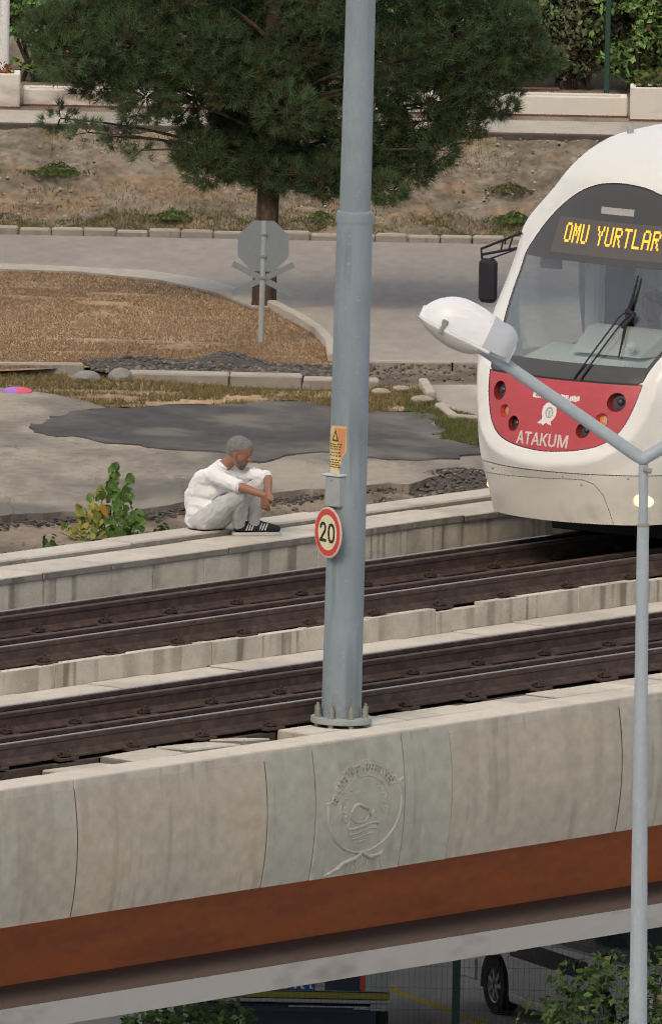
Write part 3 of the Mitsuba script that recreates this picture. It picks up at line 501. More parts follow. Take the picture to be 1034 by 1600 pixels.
k = thing('warning_sticker', 'weathered yellow and orange warning sticker peeling off the mast', 'sticker')
def wrap(poly, z0, r, m, name, label=None):   # flat print that follows the round mast
    P, t = fill(poly, .02); a0 = math.atan2(bn[1], bn[0]); rr = .166 - (z0 + P[:, 1] + .29) * .0046 + r; a = a0 + P[:, 0] / .157
    V = np.c_[MB[0] + .007 * (z0 + P[:, 1] + .29) + rr * np.cos(a), MB[1] + rr * np.sin(a), z0 + P[:, 1]]; part(k, name, trimesh.Trimesh(V, t, process=False), m, label=label)
wrap(Polygon([(-.10, -.185), (.035, -.185), (.03, -.12), (.05, -.10), (.045, -.06), (.085, .0), (.085, .21), (-.06, .21), (-.10, .17)]), 1.975, .003, 'sticker_yellow', 'sheet')
wrap(Polygon([(.03, -.07), (.075, .0), (.085, .19), (.0, .19), (.02, .05)]), 1.975, .0042, 'sticker_orange', 'stain')
wrap(Polygon([(-.055, .08), (.02, .08), (-.015, .19)]).difference(Polygon([(-.035, .095), (.0, .095), (-.017, .155)])), 1.975, .0054, 'sticker_ink', 'warning_triangle')
r = np.random.default_rng(4); ink = []
for j, zz in enumerate((.05, .03, .01, -.02, -.045, -.08, -.10, -.12, -.14)):
    x = -.085
    while x < (.03 if j < 5 else .02):
        w_ = r.uniform(.01, .028); ink.append(sbox(x, zz, x + w_, zz + r.uniform(.008, .014))); x += w_ + r.uniform(.004, .01)
wrap(unary_union(ink), 1.975, .0054, 'sticker_ink', 'faded_print')
# ------------------------------------------------------------------ the street lamp in front of the bridge
L = thing('street_lamp', 'grey double arm street lamp with a white lamp head in front of the tram', 'street lamp')
LT = np.array([2.378, 170.0, 3.56])
part(L, 'pole', tube([[2.478, 170, -6.5], [2.430, 170, -.8], [2.40, 170, 1.6], [2.386, 170, 3.05]], [.092, .070, .052, .046], 24), 'lamp_steel', smooth=40)
part(L, 'pole_top', tube([[2.386, 170, 3.04], [2.379, 170, 3.52]], [.036, .036], 20), 'lamp_steel', smooth=40)
part(L, 'joint', lathe([(.047, 0), (.05, .004), (.05, .016), (.037, .03)], 24).apply_translation((2.386, 170, 3.04)), 'steel_old', smooth=40)
part(L, 'arm', tube([[2.385, 170, 3.56], [2.33, 170, 3.585], [1.30, 170, 4.275], [1.13, 170, 4.385]], [.05, .05, .047, .047], 20), 'lamp_steel', smooth=40)
part(L, 'arm', tube([[2.37, 170, 3.56], [2.44, 170, 3.602], [2.75, 170, 3.80], [3.55, 170, 4.33], [3.7, 170, 4.42]], [.05, .05, .047, .045, .045], 20), 'lamp_steel', smooth=40)
part(L, 'socket_cap', at(trimesh.creation.icosphere(3, .056), 2.378, 170, 3.567), 'lamp_steel', smooth=True)
part(L, 'set_bolt', tube([[2.38, 169.95, 3.49], [2.44, 169.94, 3.475]], .022, 10), 'steel_old', smooth=30)
al = math.radians(25)
def lamp_head(key, O, sx, name='lamp_head'):
    ax, nn, yy = np.array([-math.cos(al) * sx, 0, math.sin(al)]), np.array([math.sin(al) * sx, 0, math.cos(al)]), np.array([0, 1.0, 0])
    def loft(S, W, H, sgn_, n=22, pw=2.4):
        S = np.asarray(S, float); V, F = [], []; th = np.linspace(0, np.pi, n)
        for s, w, h in zip(S, W, H):
            c, q = np.cos(th), np.sin(th); V.append(np.c_[np.full(n, s), np.sign(c) * np.abs(c) ** (2 / pw) * w, sgn_ * q ** (2 / pw) * h])
        V = np.vstack(V)
        for i in range(len(S) - 1):
            for j in range(n - 1): a = i * n + j; F += [[a, a + 1, a + n + 1], [a, a + n + 1, a + n]]
        m = trimesh.Trimesh(V, F, process=False); return place(m, O, ax, yy, nn)
    s = np.linspace(0, 1, 20); S = .14 + .60 * (1 - np.cos(s * np.pi / 2)) ; S = np.sort(.74 - .60 * (1 - np.sin(s * np.pi / 2)))
    e = (S - .14) / .60; prof = np.sqrt(np.clip(1 - np.clip((e - .40) / .60, 0, 1) ** 2.8, 0, 1)); wid = .19 * np.sqrt(np.clip(1 - np.clip((e - .35) / .65, 0, 1) ** 3.2, 0, 1))
    prof = np.maximum(prof, .34); wid = np.maximum(wid, .085); wid[-1] = .004; hgt = (.225 + .04 * np.sin(np.clip(e / .95, 0, 1) * np.pi)) * prof; hgt[-1] = .003; S[-1] = S[-2] + .002
    h = part(L, name, loft(S, wid, hgt, 1), 'lamp_white', smooth=50)
    def sub(nm, m, mt, sm=40): kk = numbered(h + '__' + nm); scene[kk] = mikit.ply(m, mt, smooth=sm)
    S2 = np.linspace(-.02, .21, 10); f2 = np.interp(S2, [-.02, .02, .07, .21], [.74, .92, 1.014, 1.014]); sub('rear_cover', loft(S2, np.interp(S2, S, wid) * f2, np.interp(S2, S, hgt) * f2, 1), 'lamp_grey')
    sub('end_plate', place(trimesh.convex.convex_hull(np.array([[-.03, y_, z_] for y_ in (-.125, .125) for z_ in (-.03, .11)] + [[-.015, y_, z_] for y_ in (-.125, .125) for z_ in (-.03, .12)])), O, ax, yy, nn), 'lamp_grey', False)
    sub('underside', loft(np.linspace(-.02, .2, 6), np.full(6, .14), np.full(6, .05), -1), 'lamp_grey')
    sub('rim', loft(S, wid * 1.04 + .004, np.full(20, .035) * np.sqrt(prof + .02), -1, pw=5), 'lamp_white')
    eb = np.clip((S - .17) / .55, 0, 1); sub('glass_bowl', loft(.17 + .555 * eb, wid * .95, 03e-2 + .10 * np.sin(np.clip(eb, 0.0, 1) ** .8 * np.pi) ** .7, -1), 'lamp_bowl', 50)
    sub('latch', place(cat_([cbox(.53, .56, -.215, -.17, -.05, .05, .006), cbox(.52, .57, -.212, -.168, .03, .065, .006)]), O, ax, yy, nn), 'steel_old', False)
    sub('latch', place(cbox(.725, .75, -.03, .03, -.03, .05, .006), O, ax, yy, nn), 'steel_old', False)
lamp_head('a', np.array([1.315, 170, 4.33]), 1); lamp_head('b', np.array([3.46, 170, 4.27]), -1)
# ------------------------------------------------------------------ road sign seen from behind
so = np.array([-.73, 220.31, -1.25]); sgk = thing('road_sign', 'back of a grey octagonal road sign with crossed bars on a thin post', 'sign')
part(sgk, 'post', tube([so + [0, 0, -.1], so + [.012, 0, 1.25]], .027, 12), 'steel_grey', smooth=40)
oc = np.array([-.721, 220.28, -.25]); a8 = np.radians(np.arange(8) * 45 + 22.5)
octm = trimesh.creation.extrude_polygon(Polygon(np.c_[np.cos(a8), np.sin(a8)] * .26).buffer(.012), .006, engine='earcut')
part(sgk, 'octagon_plate', place(octm, oc + [0, .033, 0], [1, 0, 0], Z, [0, -1, 0]), 'sign_back')
for s in (-1, 1):
    br_ = trimesh.creation.extrude_polygon(LineString([(-.275, -.135 * s), (.275, .135 * s)]).buffer(.03, cap_style=3), .006, engine='earcut')
    part(sgk, 'cross_bar', place(br_, oc + [.0, .036 + .008 * s, -.33], [1, 0, 0], Z, [0, -1, 0]), 'sign_back')
part(sgk, 'clamp', cat_([at(cbox(-.033, .033, -.03, .03, -.014, .014, .005), *(oc + [0, 0, zz])) for zz in (.12, -.1, -.315)]), 'sign_back')
# ------------------------------------------------------------------ the tram
ZK = np.array([.15, .36, .6, 1.1, 1.4, 1.8, 2.3, 2.7, 3.0, 3.2, 3.35, 3.46]); ZT = 3.5
_uc = PC(ZK, [1.29, 1.237, 1.191, 1.286, 1.385, 1.724, 2.10, 2.25, 2.30, 2.46, 2.80, 3.45]); _R = PC([.15, .6, 1.2, 2.2, 3.46], [.56, .64, .60, .46, .50])
_W = PC([.15, .38, .9, 1.9, 2.5, 3.0, 3.3], [.90, .96, 1.10, 1.283, 1.301, .951, .79])
_W2 = lambda z: np.where(z <= 3.3, _W(np.minimum(z, 3.3)), _W(3.3) * np.sqrt(np.clip(1 - ((z - 3.3) / .2) ** 2, .02, 1)))
def tsurf(t, z, off=0.0):                     # nose: t = -pi/2 .. pi/2 across, z up; off pushes outwards
    t, z = np.asarray(t, float), np.asarray(z, float)
    def S(t, z): return np.stack([_uc(z) + _R(z) * (1 - np.cos(t)), 1.5 + _W2(z) * np.sin(t), z], -1)
    p = S(t, z)
    if np.any(off):
        e = 1e-3; zz = np.clip(z, .151, 3.458); a = S(t + e, zz) - S(t - e, zz); b = S(t, zz + e) - S(t, zz - e); n = np.cross(b, a); n /= np.linalg.norm(n, axis=-1, keepdims=True); n *= np.where(n[..., :1] > 0.3, -1, 1); p = p + n * np.asarray(off)[..., None]
    return p
def tz(lat, z): return np.arcsin(np.clip(np.asarray(lat) / _W2(np.asarray(z, float)), -.999, .999))
def tpoly(pts, n=6, sm=True):                 # (lateral, z) outline -> polygon in (t, z)
    q = np.array(smooth_poly(pts, n) if sm else LineString(list(pts) + [pts[0]]).segmentize(.06).coords); return Polygon(np.c_[tz(q[:, 0], q[:, 1]), q[:, 1]]).buffer(0)
RING = []
def bulge(P):                                 # the moulded surround: flares outwards from panel and windscreen, then turns under
    lat = _W2(P[:, 1]) * np.sin(P[:, 0]); d = shapely.distance(RING[0], shapely.points(lat, P[:, 1])); k = np.where(d < .115, d / .115, np.clip(1 - (d - .115) / .16, 0, 1) ** 1.4)
    return .05 * k * np.clip((2.1 - P[:, 1]) / .6, .15, 1) * np.clip((P[:, 1] - .30) / .3, 0, 1)
def tmesh(poly, off=0, step=.045, border=.022, flip=False, ring=False):
    P, t = fill(poly, step, border); o = np.full(len(P), off) + (bulge(P) if ring else 0); m = trimesh.Trimesh(tsurf(P[:, 0], P[:, 1], o), t if not flip else t[:, ::-1], process=False); m.invert(); return toB(m)
half = [(0, 3.035), (.20, 3.02), (.375, 2.975), (.73, 2.765), (.95, 2.50), (1.045, 2.31), (1.03, 2.10), (.975, 1.88), (.91, 1.70), (.865, 1.58), (.825, 1.42)]
ws_pts = [(-x, z) for x, z in half[::-1]] + half[1:]
wsp = Polygon(np.c_[tz(*np.array(ws_pts + []).T), np.array(ws_pts)[:, 1]])
def open_outline(pts): 
    q = np.array(pts); d = np.r_[0, np.cumsum(np.linalg.norm(np.diff(q, axis=0), axis=1))]; s = np.linspace(0, d[-1], 120); return np.c_[PC(d, q[:, 0])(s), PC(d, q[:, 1])(s)]
q = open_outline(ws_pts); bot = np.c_[np.linspace(q[-1, 0], q[0, 0], 40)[1:-1], np.full(38, 1.395)]
q = np.vstack([q, bot]); wsp = Polygon(np.c_[tz(q[:, 0], q[:, 1]), q[:, 1]]).buffer(0)
rhalf = [(.825, 1.387), (.80, 1.25), (.755, 1.10), (.67, .95), (.50, .84), (.25, .79), (0, .772)]
q = open_outline(rhalf + [(-x, z) for x, z in rhalf[-2::-1]]); top = np.c_[np.linspace(-.825, .825, 60)[1:-1], 1.387 - .0 * np.linspace(-1, 1, 58)]
q = np.vstack([q, top]); redp = Polygon(np.c_[tz(q[:, 0], q[:, 1]), q[:, 1]]).buffer(0)
H = math.pi / 2
un = unary_union([wsp, redp]).buffer(.004).exterior.coords; un = np.array(un); RING.append(Polygon(np.c_[_W2(un[:, 1]) * np.sin(un[:, 0]), un[:, 1]]).buffer(0))
tram = thing('tram', 'white tram with a red front panel and lit destination display, standing on the far track', 'tram')
def circ(lat, z, r, n=28): a = np.linspace(0, 2 * np.pi, n, endpoint=False); zz = z + r * np.sin(a); return Polygon(np.c_[tz(lat + r * np.cos(a), zz), zz])
lamps = [('headlight', .637, 1.232, .083), ('headlight', -.637, 1.232, .083), ('fog_light', .372, .972, .066), ('fog_light', -.386, .972, .066), ('position_light', .53, 1.075, .058), ('position_light', -.53, 1.068, .058)]
skirt_lamps = [(.84, .37, .062), (-.84, .37, .062)]
front = sbox(-H, .15, H, 3.46)
shell = sbox(-H, .602, H, 3.46).difference(unary_union([wsp, redp]).buffer(.008))
skirt = sbox(-H, .15, H, .595).difference(unary_union([circ(*s) for s in skirt_lamps]))
pan = Polygon([(float(tz(a, b)), b) for a, b in LineString([(-.84, .15), (-.86, .28), (-.87, .42), (-.82, .495), (.30, .545), (.42, .543), (.51, .51), (.57, .42), (.60, .28), (.62, .15)]).segmentize(.05).coords]).buffer(0)
part(tram, 'shell', tmesh(shell, 0, .03, .02, ring=True), 'tram_white', smooth=35)
part(tram, 'skirt', tmesh(skirt.difference(pan.buffer(.0028)), 0, .03, .02, ring=True), 'tram_skirt', smooth=35)
part(tram, 'skirt_panel', tmesh(pan.buffer(-.0015), .002, ring=True), 'tram_skirt', smooth=35)
part(tram, 'under_shell', tmesh(sbox(-H, .15, H, 1.36), -.09, .08, .08), 'tram_dark', smooth=35)
for lat, z in ((-.62, .555), (.23, .565), (.40, .50), (-.80, .44), (.78, .575)):
    p = tsurf(tz(lat, z), z, np.array(.006)); part(tram, 'screw', toB(at(trimesh.creation.icosphere(1, .013), *p)), 'steel_grey', smooth=True)
# red panel with six recessed lamps
part(tram, 'front_panel', tmesh(redp.difference(unary_union([circ(a, b, c) for _, a, b, c in lamps])), -.003, .04, .02), 'tram_red', smooth=35)
part(tram, 'panel_gasket', tmesh(redp.buffer(.012).difference(redp.buffer(-.004)), -.006, .04, .02), 'gasket', smooth=35)
for nm, a, b, c in lamps:
    w_ = np.linspace(0, 2 * np.pi, 28, endpoint=False); zz = b + c * np.sin(w_); l0 = tsurf(tz(a + c * np.cos(w_), zz), zz, np.full(28, -.003)); l1 = l0 + np.array([.06, 0, -.0]); cc = l1.mean(0); l1 = cc + (l1 - cc) * .86
    V = np.vstack([l0, l1]); F = [[i, (i + 1) % 28, 28 + (i + 1) % 28] for i in range(28)] + [[i, 28 + (i + 1) % 28, 28 + i] for i in range(28)]
    h = part(tram, nm, toB(trimesh.Trimesh(V, F, process=False)), 'tram_red_dark' if nm != 'position_light' else 'tram_red', smooth=40)
    V = np.vstack([l1, cc + [-.018, 0, 0]]); F = [[i, (i + 1) % 28, 28] for i in range(28)]; k = numbered(h + '__lens'); scene[k] = mikit.ply(toB(trimesh.Trimesh(V, F, process=False)), 'lens_dark' if nm != 'position_light' else 'amber', smooth=True)
    if nm == 'position_light':
        g = math.copysign(1, 1); tri = trimesh.convex.convex_hull(np.array([cc + [-.03, x * c, y * c] for x, y in ((-.05, -.3), (.62, -.55), (.68, .1), (.35, .62))] + [cc + [.0, .3 * c, 0]])); k = numbered(h + '__reflector'); scene[k] = mikit.ply(toB(tri), 'reflector')
    else:
        s_ = trimesh.creation.icosphere(2, c * .42); k = numbered(h + '__bulb'); scene[k] = mikit.ply(toB(at(s_, *(cc + [-.004, .1 * c, 0]))), 'lens_dark', smooth=True)
for a, b, c in skirt_lamps:
    w_ = np.linspace(0, 2 * np.pi, 28, endpoint=False); zz = b + c * np.sin(w_); l0 = tsurf(tz(a + c * np.cos(w_), zz), zz); cc = l0.mean(0); l1 = l0 + [.025, 0, 0]
    h = part(tram, 'turn_light', toB(trimesh.Trimesh(np.vstack([l0, l1]), [[i, (i + 1) % 28, 28 + (i + 1) % 28] for i in range(28)] + [[i, 28 + (i + 1) % 28, 28 + i] for i in range(28)], process=False)), 'tram_skirt', smooth=40)
    nn = unit(np.cross(l1[7] - cc, l1[0] - cc)); nn = nn * (-1 if nn[0] > 0 else 1); m = toB(trimesh.Trimesh(np.vstack([l1, l1.mean(0) + nn * .035]), [[(i + 1) % 28, i, 28] for i in range(28)], process=False)); fnv = m.face_normals.mean(0)
    if fnv[1] > 0: m.invert()
    k = numbered(h + '__lens'); scene[k] = mikit.ply(m, 'amber', smooth=True, emitter={'type': 'area', 'radiance': {'type': 'rgb', 'value': [.40, .32, .15]}})
    k = numbered(h + '__reflector'); scene[k] = mikit.ply(toB(at(trimesh.creation.icosphere(2, .022), *(cc + [.0, .025, .01]))), 'reflector', smooth=True)
def on_nose(m, off=.002):                     # mesh drawn in (lateral, z, depth) -> laid on the nose
    v = m.vertices; m = m.copy(); m.vertices = tsurf(tz(v[:, 0], v[:, 1]), v[:, 1], v[:, 2] + off); m.fix_normals(); return toB(m)
t = meshkit.text_mesh('ATAKUM', .105, .003, bold=True); t.vertices[:, 0] *= .56 / (t.bounds[1, 0] - t.bounds[0, 0]); t.vertices[:, 0] += -.31 - t.bounds[0, 0]; t.vertices[:, 1] += .812
part(tram, 'lettering', on_nose(t), 'decal_letter')
r = np.random.default_rng(9); wt = []
x = -.20
while x < .285:
    w_ = r.uniform(.012, .024)
    if not -.115 < x < -.095: wt += [sbox(x, 1.212 + r.uniform(-.004, .01), x + w_, 1.262 + r.uniform(-.01, .004))] if r.random() < .8 else [sbox(x, 1.215, x + w_ * .4, 1.262), sbox(x, 1.215, x + w_, 1.226)]
    x += w_ + .0035
part(tram, 'small_lettering', on_nose(cat_([trimesh.creation.extrude_polygon(g, .003, engine='earcut') for g in wt])), 'decal_white')
a = np.linspace(0, 2 * np.pi, 24, endpoint=False); body = unary_union([Polygon(np.c_[.01 + .078 * np.cos(a), 1.105 + .085 * np.sin(a)]), Polygon([(-.05, 1.08), (.04, 1.03), (.055, .99), (.02, 1.0), (-.005, 1.012), (-.035, .985), (-.05, 1.0), (-.10, 1.0), (-.055, 1.04)])])
part(tram, 'emblem', on_nose(trimesh.creation.extrude_polygon(body, .003, engine='earcut')), 'decal_white')
part(tram, 'emblem_mark', on_nose(trimesh.creation.extrude_polygon(unary_union([Polygon(np.c_[.015 + .042 * np.cos(a), 1.10 + .05 * np.sin(a)]).difference(Polygon(np.c_[.015 + .026 * np.cos(a), 1.095 + .035 * np.sin(a)])), sbox(.008, 1.06, .022, 1.12)]), .002, engine='earcut'), .006), 'decal_grey')
# windscreen: dark printed surround, clear pane, tinted upper band
clear = wsp.intersection(sbox(-2, 1.50, 2, 2.37)).buffer(-.035)
part(tram, 'windscreen_surround', tmesh(wsp.difference(clear), -.002, .045, .02), 'tram_frit', smooth=35)
part(tram, 'windscreen', tmesh(clear.intersection(sbox(-2, 1, 2, 2.05)), -.004), 'glass', smooth=True)
part(tram, 'windscreen_band', tmesh(clear.intersection(sbox(-2, 2.05, 2, 3)), -.004), 'glass_tint', smooth=True)
part(tram, 'windscreen_gasket', tmesh(wsp.buffer(.012).difference(wsp.buffer(-.006)), .0, .045, .02), 'gasket', smooth=35)
dp = tpoly([(-.70, 2.405), (.70, 2.405), (.68, 2.69), (-.68, 2.69)], sm=False)
dk = part(tram, 'destination_display', tmesh(dp.buffer(.01), .001), 'display_face', smooth=35)
FONT = {'O': '01110 10001 10001 10001 10001 10001 10001 01110', 'M': '10001 11011 11011 10101 10101 10001 10001 10001', 'U': '10001 10001 10001 10001 10001 10001 10001 01110', 'Y': '10001 10001 01010 01010 00100 00100 00100 00100', 'R': '11110 10001 10001 11110 10100 10010 10010 10001', 'T': '11111 00100 00100 00100 00100 00100 00100 00100', 'L': '10000 10000 10000 10000 10000 10000 10000 11111', 'A': '01110 10001 10001 10001 11111 10001 10001 10001'}
words, cw, x0 = [[]], .0152, -.575
for ch in 'OMU YURTLAR':
    dots = words[-1]
    if ch != ' ':
        for j, row in enumerate(FONT[ch].split()):
            for i, on in enumerate(row):
                if on == '1': dots.append(sbox(x0 + i * cw, 2.655 - (j + 1) * .0208, x0 + i * cw + cw * .99, 2.655 - j * .0208 + .0))
    else: words.append([])
    x0 += (cw * 6.5) if ch != ' ' else cw * 5.2
for dots in words:
    m = on_nose(cat_([trimesh.creation.extrude_polygon(g, .003, engine='earcut') for g in dots]), .004)
    k = numbered(dk + '__lit_word'); scene[k] = mikit.ply(m, 'amber', emitter={'type': 'area', 'radiance': {'type': 'rgb', 'value': [.30, .125, .006]}})
part(tram, 'number_plate_lamp', tmesh(tpoly([(-.20, 2.765), (.16, 2.765), (.16, 2.825), (-.20, 2.825)], sm=False), .003), 'decal_grey', smooth=35)
# body behind the nose
zz = np.unique(np.r_[np.linspace(.15, 3.46, 60), 1.45, 2.4]); U1 = 24.0
def side(s, z0, z1, ua, ub, mt, nm, off=0.0):
    z = zz[(zz >= z0 - 1e-6) & (zz <= z1 + 1e-6)]; a = (_uc(z) + _R(z)) if ua is None else np.maximum(_uc(z) + _R(z), ua); n = len(z); v = 1.5 + s * (_W2(z) + off); V = np.vstack([np.c_[a, v, z], np.c_[np.maximum(a, ub), v, z]]); F = []
    for i in range(n - 1): F += [[i, i + 1, n + i + 1], [i, n + i + 1, n + i]] if s < 0 else [[i, n + i + 1, i + 1], [i, n + i, n + i + 1]]
    part(tram, nm, toB(trimesh.Trimesh(V, F, process=False)), mt, smooth=35)
for s in (-1, 1):
    side(s, .15, 1.45, None, U1, 'tram_white', 'side_panel'); side(s, 2.4, 3.46, None, U1, 'tram_white', 'roof_side')
    side(s, 1.45, 2.4, None, 2.55, 'tram_white', 'window_post'); side(s, 1.45, 2.4, 2.55, 3.45, 'glass', 'cab_window'); side(s, 1.45, 2.4, 3.45, 3.7, 'tram_white', 'window_post')
    side(s, 1.45, 2.4, 3.7, U1, 'tram_frit', 'side_window')
    part(tram, 'door_seam', toB(tube([[2.05 + (.03 if s > 0 else 0), 1.5 + s * (float(_W2(np.array(1.3))) + .0), .62], [2.1, 1.5 + s * (float(_W2(np.array(1.3))) + .004), 1.42]], .006, 6)), 'gasket')
t_ = np.linspace(-H, H, 40); top_ = tsurf(t_, np.full(40, 3.46)); V = np.vstack([top_, [[U1, 1.5 + float(_W2(np.array(3.46))) * math.sin(x), 3.46] for x in t_]]) + [0, 0, .0]; V[:, 2] += np.r_[np.cos(t_), np.cos(t_)] * .02
part(tram, 'roof', toB(trimesh.Trimesh(V, [[i, i + 1, 40 + i + 1] for i in range(39)] + [[i, 41 + i, 40 + i] for i in range(39)], process=False)), 'tram_white', smooth=35)
part(tram, 'roof_box', toB(cat_([cbox(4.6, 6.5, .9, 2.1, 3.46, 3.56, .03), tube([[3.15, .95, 3.38], [3.15, .95, 3.45]], .03, 10)])), 'steel_grey')
part(tram, 'rear_wall', toB(cbox(U1 - .05, U1, .4, 2.6, .1, 3.3)), 'tram_white')
part(tram, 'underframe', toB(cat_([cbox(2.6, 23, .55, 2.45, -.05, .25), cbox(2.55, 4.4, .62, 2.38, -.10, .05)])), 'tram_dark')
for uu in (3.1, 4.9):
    for v in (.75, 2.25):
        wv = trimesh.creation.cylinder(.29, .11, sections=36); wv.vertices = wv.vertices[:, [0, 2, 1]] + [uu, v, -.138 + .292]; part(tram, 'wheel', toB(wv), 'tram_dark', smooth=40)
# cab interior
part(tram, 'cab_floor', toB(cbox(1.9, 5.2, .42, 2.58, .30, .34)), 'cab_dark'); 
part(tram, 'cab_partition', toB(cat_([cbox(4.15, 4.2, .3, 1.0, .34, 3.0), cbox(4.15, 4.2, 1.95, 2.7, .34, 3.0), cbox(4.15, 4.2, 1.0, 1.95, 2.25, 3.0), cbox(4.15, 4.2, 1.0, 1.95, .34, 1.5)])), 'cab_pale')
part(tram, 'saloon_wall', toB(cbox(5.2, 5.25, .3, 2.7, .34, 3.1)), 'cab_grey')
part(tram, 'cab_post', toB(cat_([cbox(3.1, 3.25, .52, .67, .4, 2.9, .03), cbox(3.75, 3.81, 1.75, 1.82, .4, 2.9, .02)])), 'cab_pale')
part(tram, 'cab_ceiling', toB(cbox(2.7, 5.2, .5, 2.5, 2.72, 2.76)), 'cab_grey')
dash = trimesh.convex.convex_hull(np.array([[2.05, .55, 1.40], [2.05, 2.45, 1.40], [2.7, .5, 1.52], [2.7, 2.5, 1.52], [2.7, .5, .6], [2.7, 2.5, .6], [1.95, .75, 1.3], [1.95, 2.25, 1.3]])); part(tram, 'dashboard', toB(dash), 'cab_grey')
part(tram, 'console', toB(trimesh.convex.convex_hull(np.array([[2.35, .95, 1.5], [2.35, 1.7, 1.5], [2.68, .9, 1.70], [2.68, 1.75, 1.70], [2.85, .9, 1.5], [2.85, 1.75, 1.5], [2.74, .95, 1.72], [2.74, 1.7, 1.72]]))), 'cab_grey')
part(tram, 'console_lamp', toB(at(trimesh.creation.icosphere(2, .045), 2.34, 1.62, 1.60)), 'cab_pale', smooth=True)
seat = part(tram, 'driver_seat', toB(cat_([cbox(3.36, 3.5, 1.0, 1.5, 1.0, 1.78, .05), cbox(2.98, 3.4, 1.0, 1.5, .92, 1.05, .04), cbox(3.38, 3.47, 1.12, 1.38, 1.80, 2.02, .04)])), 'cab_grey')
part(tram, 'sun_blind', toB(cbox(2.32, 2.35, .62, .85, 2.22, 2.34, .01)), 'cab_dark')
# wiper and mirror
wp = part(tram, 'wiper', toB(cat_([tube(np.array([tsurf(tz(l, z), z, np.array(o)) for l, z, o in ((.20, 1.40, .02), (.30, 1.63, .05), (.375, 1.90, .055), (.42, 1.95, .05))]), .008, 8), tube(np.array([tsurf(tz(l, z), z, np.array(o)) for l, z, o in ((.27, 1.40, .02), (.36, 1.63, .05), (.425, 1.86, .055), (.46, 1.92, .05))]), .008, 8)])), 'black_plastic', smooth=40)
k = wp + '__blade'; pts = [(.365, 2.26), (.395, 2.1), (.43, 1.93), (.49, 1.75), (.545, 1.59)]; scene[k] = mikit.ply(toB(tube(np.array([tsurf(tz(l, z), z, np.array(.035)) for l, z in pts]), [.008, .013, .02, .013, .007], 8)), 'black_rubber', smooth=40)
k = wp + '__pivot'; scene[k] = mikit.ply(toB(cat_([tube(np.array([tsurf(tz(l, z), z, np.array(.045)) for l, z in ((.41, 1.955), (.50, 1.93))]), .026, 8), tube(np.array([tsurf(tz(l, z), z, np.array(.05)) for l, z in ((.50, 1.93), (.44, 1.82))]), .016, 8)])), 'black_plastic', smooth=40)
mr = part(tram, 'mirror', toB(cbox(2.34, 2.46, -.105, .065, 1.86, 2.25, .035)), 'black_plastic')
k = mr + '__bracket'; scene[k] = mikit.ply(toB(cat_([tube([[2.4, -.09, 2.24], [2.4, -.10, 2.33], [2.45, .30, 2.50]], .012, 8), tube([[2.4, -.09, 2.28], [2.45, .25, 2.36]], .012, 8), tube([[2.42, .12, 2.41], [2.42, .10, 2.33]], .009, 6), tube([[2.43, .22, 2.46], [2.43, .18, 2.345]], .009, 6), tube([[2.4, .0, 2.25], [2.44, .24, 2.345]], .008, 6)])), 'black_plastic', smooth=40)
# ------------------------------------------------------------------ the man on the ledge
man = thing('person', 'grey haired man in a white shirt and pale trousers hunched on the ledge', 'person')
def sph(p, r): return m3.Manifold.sphere(r, 20).translate(list(map(float, p)))
def bone(*pr): return m3.Manifold.batch_hull([sph(p, r) for p, r in pr])
def solid(parts, ref=.02, it=8): 
    m = parts[0]
    for q in parts[1:]: m = m + q
    m = m.refine_to_length(ref).to_mesh(); t = trimesh.Trimesh(m.vert_properties[:, :3], m.tri_verts, process=False); t.merge_vertices(); trimesh.smoothing.filter_taubin(t, .5, .53, it); return t
A = np.array
HIP = {-1: A([-.80, -.66, .135]), 1: A([-.60, -.66, .135])}; KNEE = {-1: A([-.81, -.27, .40]), 1: A([-.56, -.25, .462])}; ANK = {-1: A([-.555, -.475, .085]), 1: A([-.43, -.415, .085])}
SHO = {-1: A([-.865, -.53, .545]), 1: A([-.535, -.49, .555])}; ELB = {-1: A([-.90, -.205, .475]), 1: A([-.55, -.17, .53])}; WRI = {-1: A([-.83, .01, .415]), 1: A([-.715, -.03, .425])}
NECK = A([-.70, -.55, .615]); HD = A([-.68, -.392, .735]); hf = unit([.377, .926, -.36]); hu = unit(A([.0, .10, 1.0]) - hf * (A([0, .10, 1.0]) @ hf)); hl = np.cross(hu, hf)
def hd(f, l, u): return HD + hf * f + hl * l + hu * u
def frame_m(m): v = m.vertices; m = m.copy(); m.vertices = HD + v[:, :1] * hf + v[:, 1:2] * hl + v[:, 2:3] * hu; return m
# head sculpted in its own frame (forward, left, up)
bp = [bone(((-.025, -.02, .045), .092), ((-.025, .02, .045), .092), ((.03, 0, .05), .082)), bone(((.03, -.03, -.02), .058), ((.03, .03, -.02), .058), ((.035, 0, .05), .075), ((-.03, 0, 0), .07)), bone(((.062, 0, -.098), .030), ((.035, -.03, -.075), .036), ((.035, .03, -.075), .036), ((0, 0, -.03), .06)),
      bone(((.100, 0, .022), .011), ((.118, 0, -.018), .015), ((.098, 0, -.022), .018)), bone(((.094, -.036, .034), .014), ((.100, 0, .032), .014), ((.094, .036, .034), .014)), bone(((.094, -.016, -.055), .010), ((.094, .016, -.055), .010)), bone(((.088, -.014, -.066), .010), ((.088, .014, -.066), .010)),
      bone(((-.012, -.088, .028), .014), ((-.005, -.094, -.008), .013), ((-.016, -.094, .012), .014)), bone(((-.012, .088, .028), .014), ((-.005, .094, -.008), .013), ((-.016, .094, .012), .014)), bone(((.068, -.05, .0), .022), ((.05, -.045, -.04), .022)), bone(((.068, .05, .0), .022), ((.05, .045, -.04), .022))]
def tf(m): M = np.c_[hf, hl, hu, HD]; return m.transform(M)
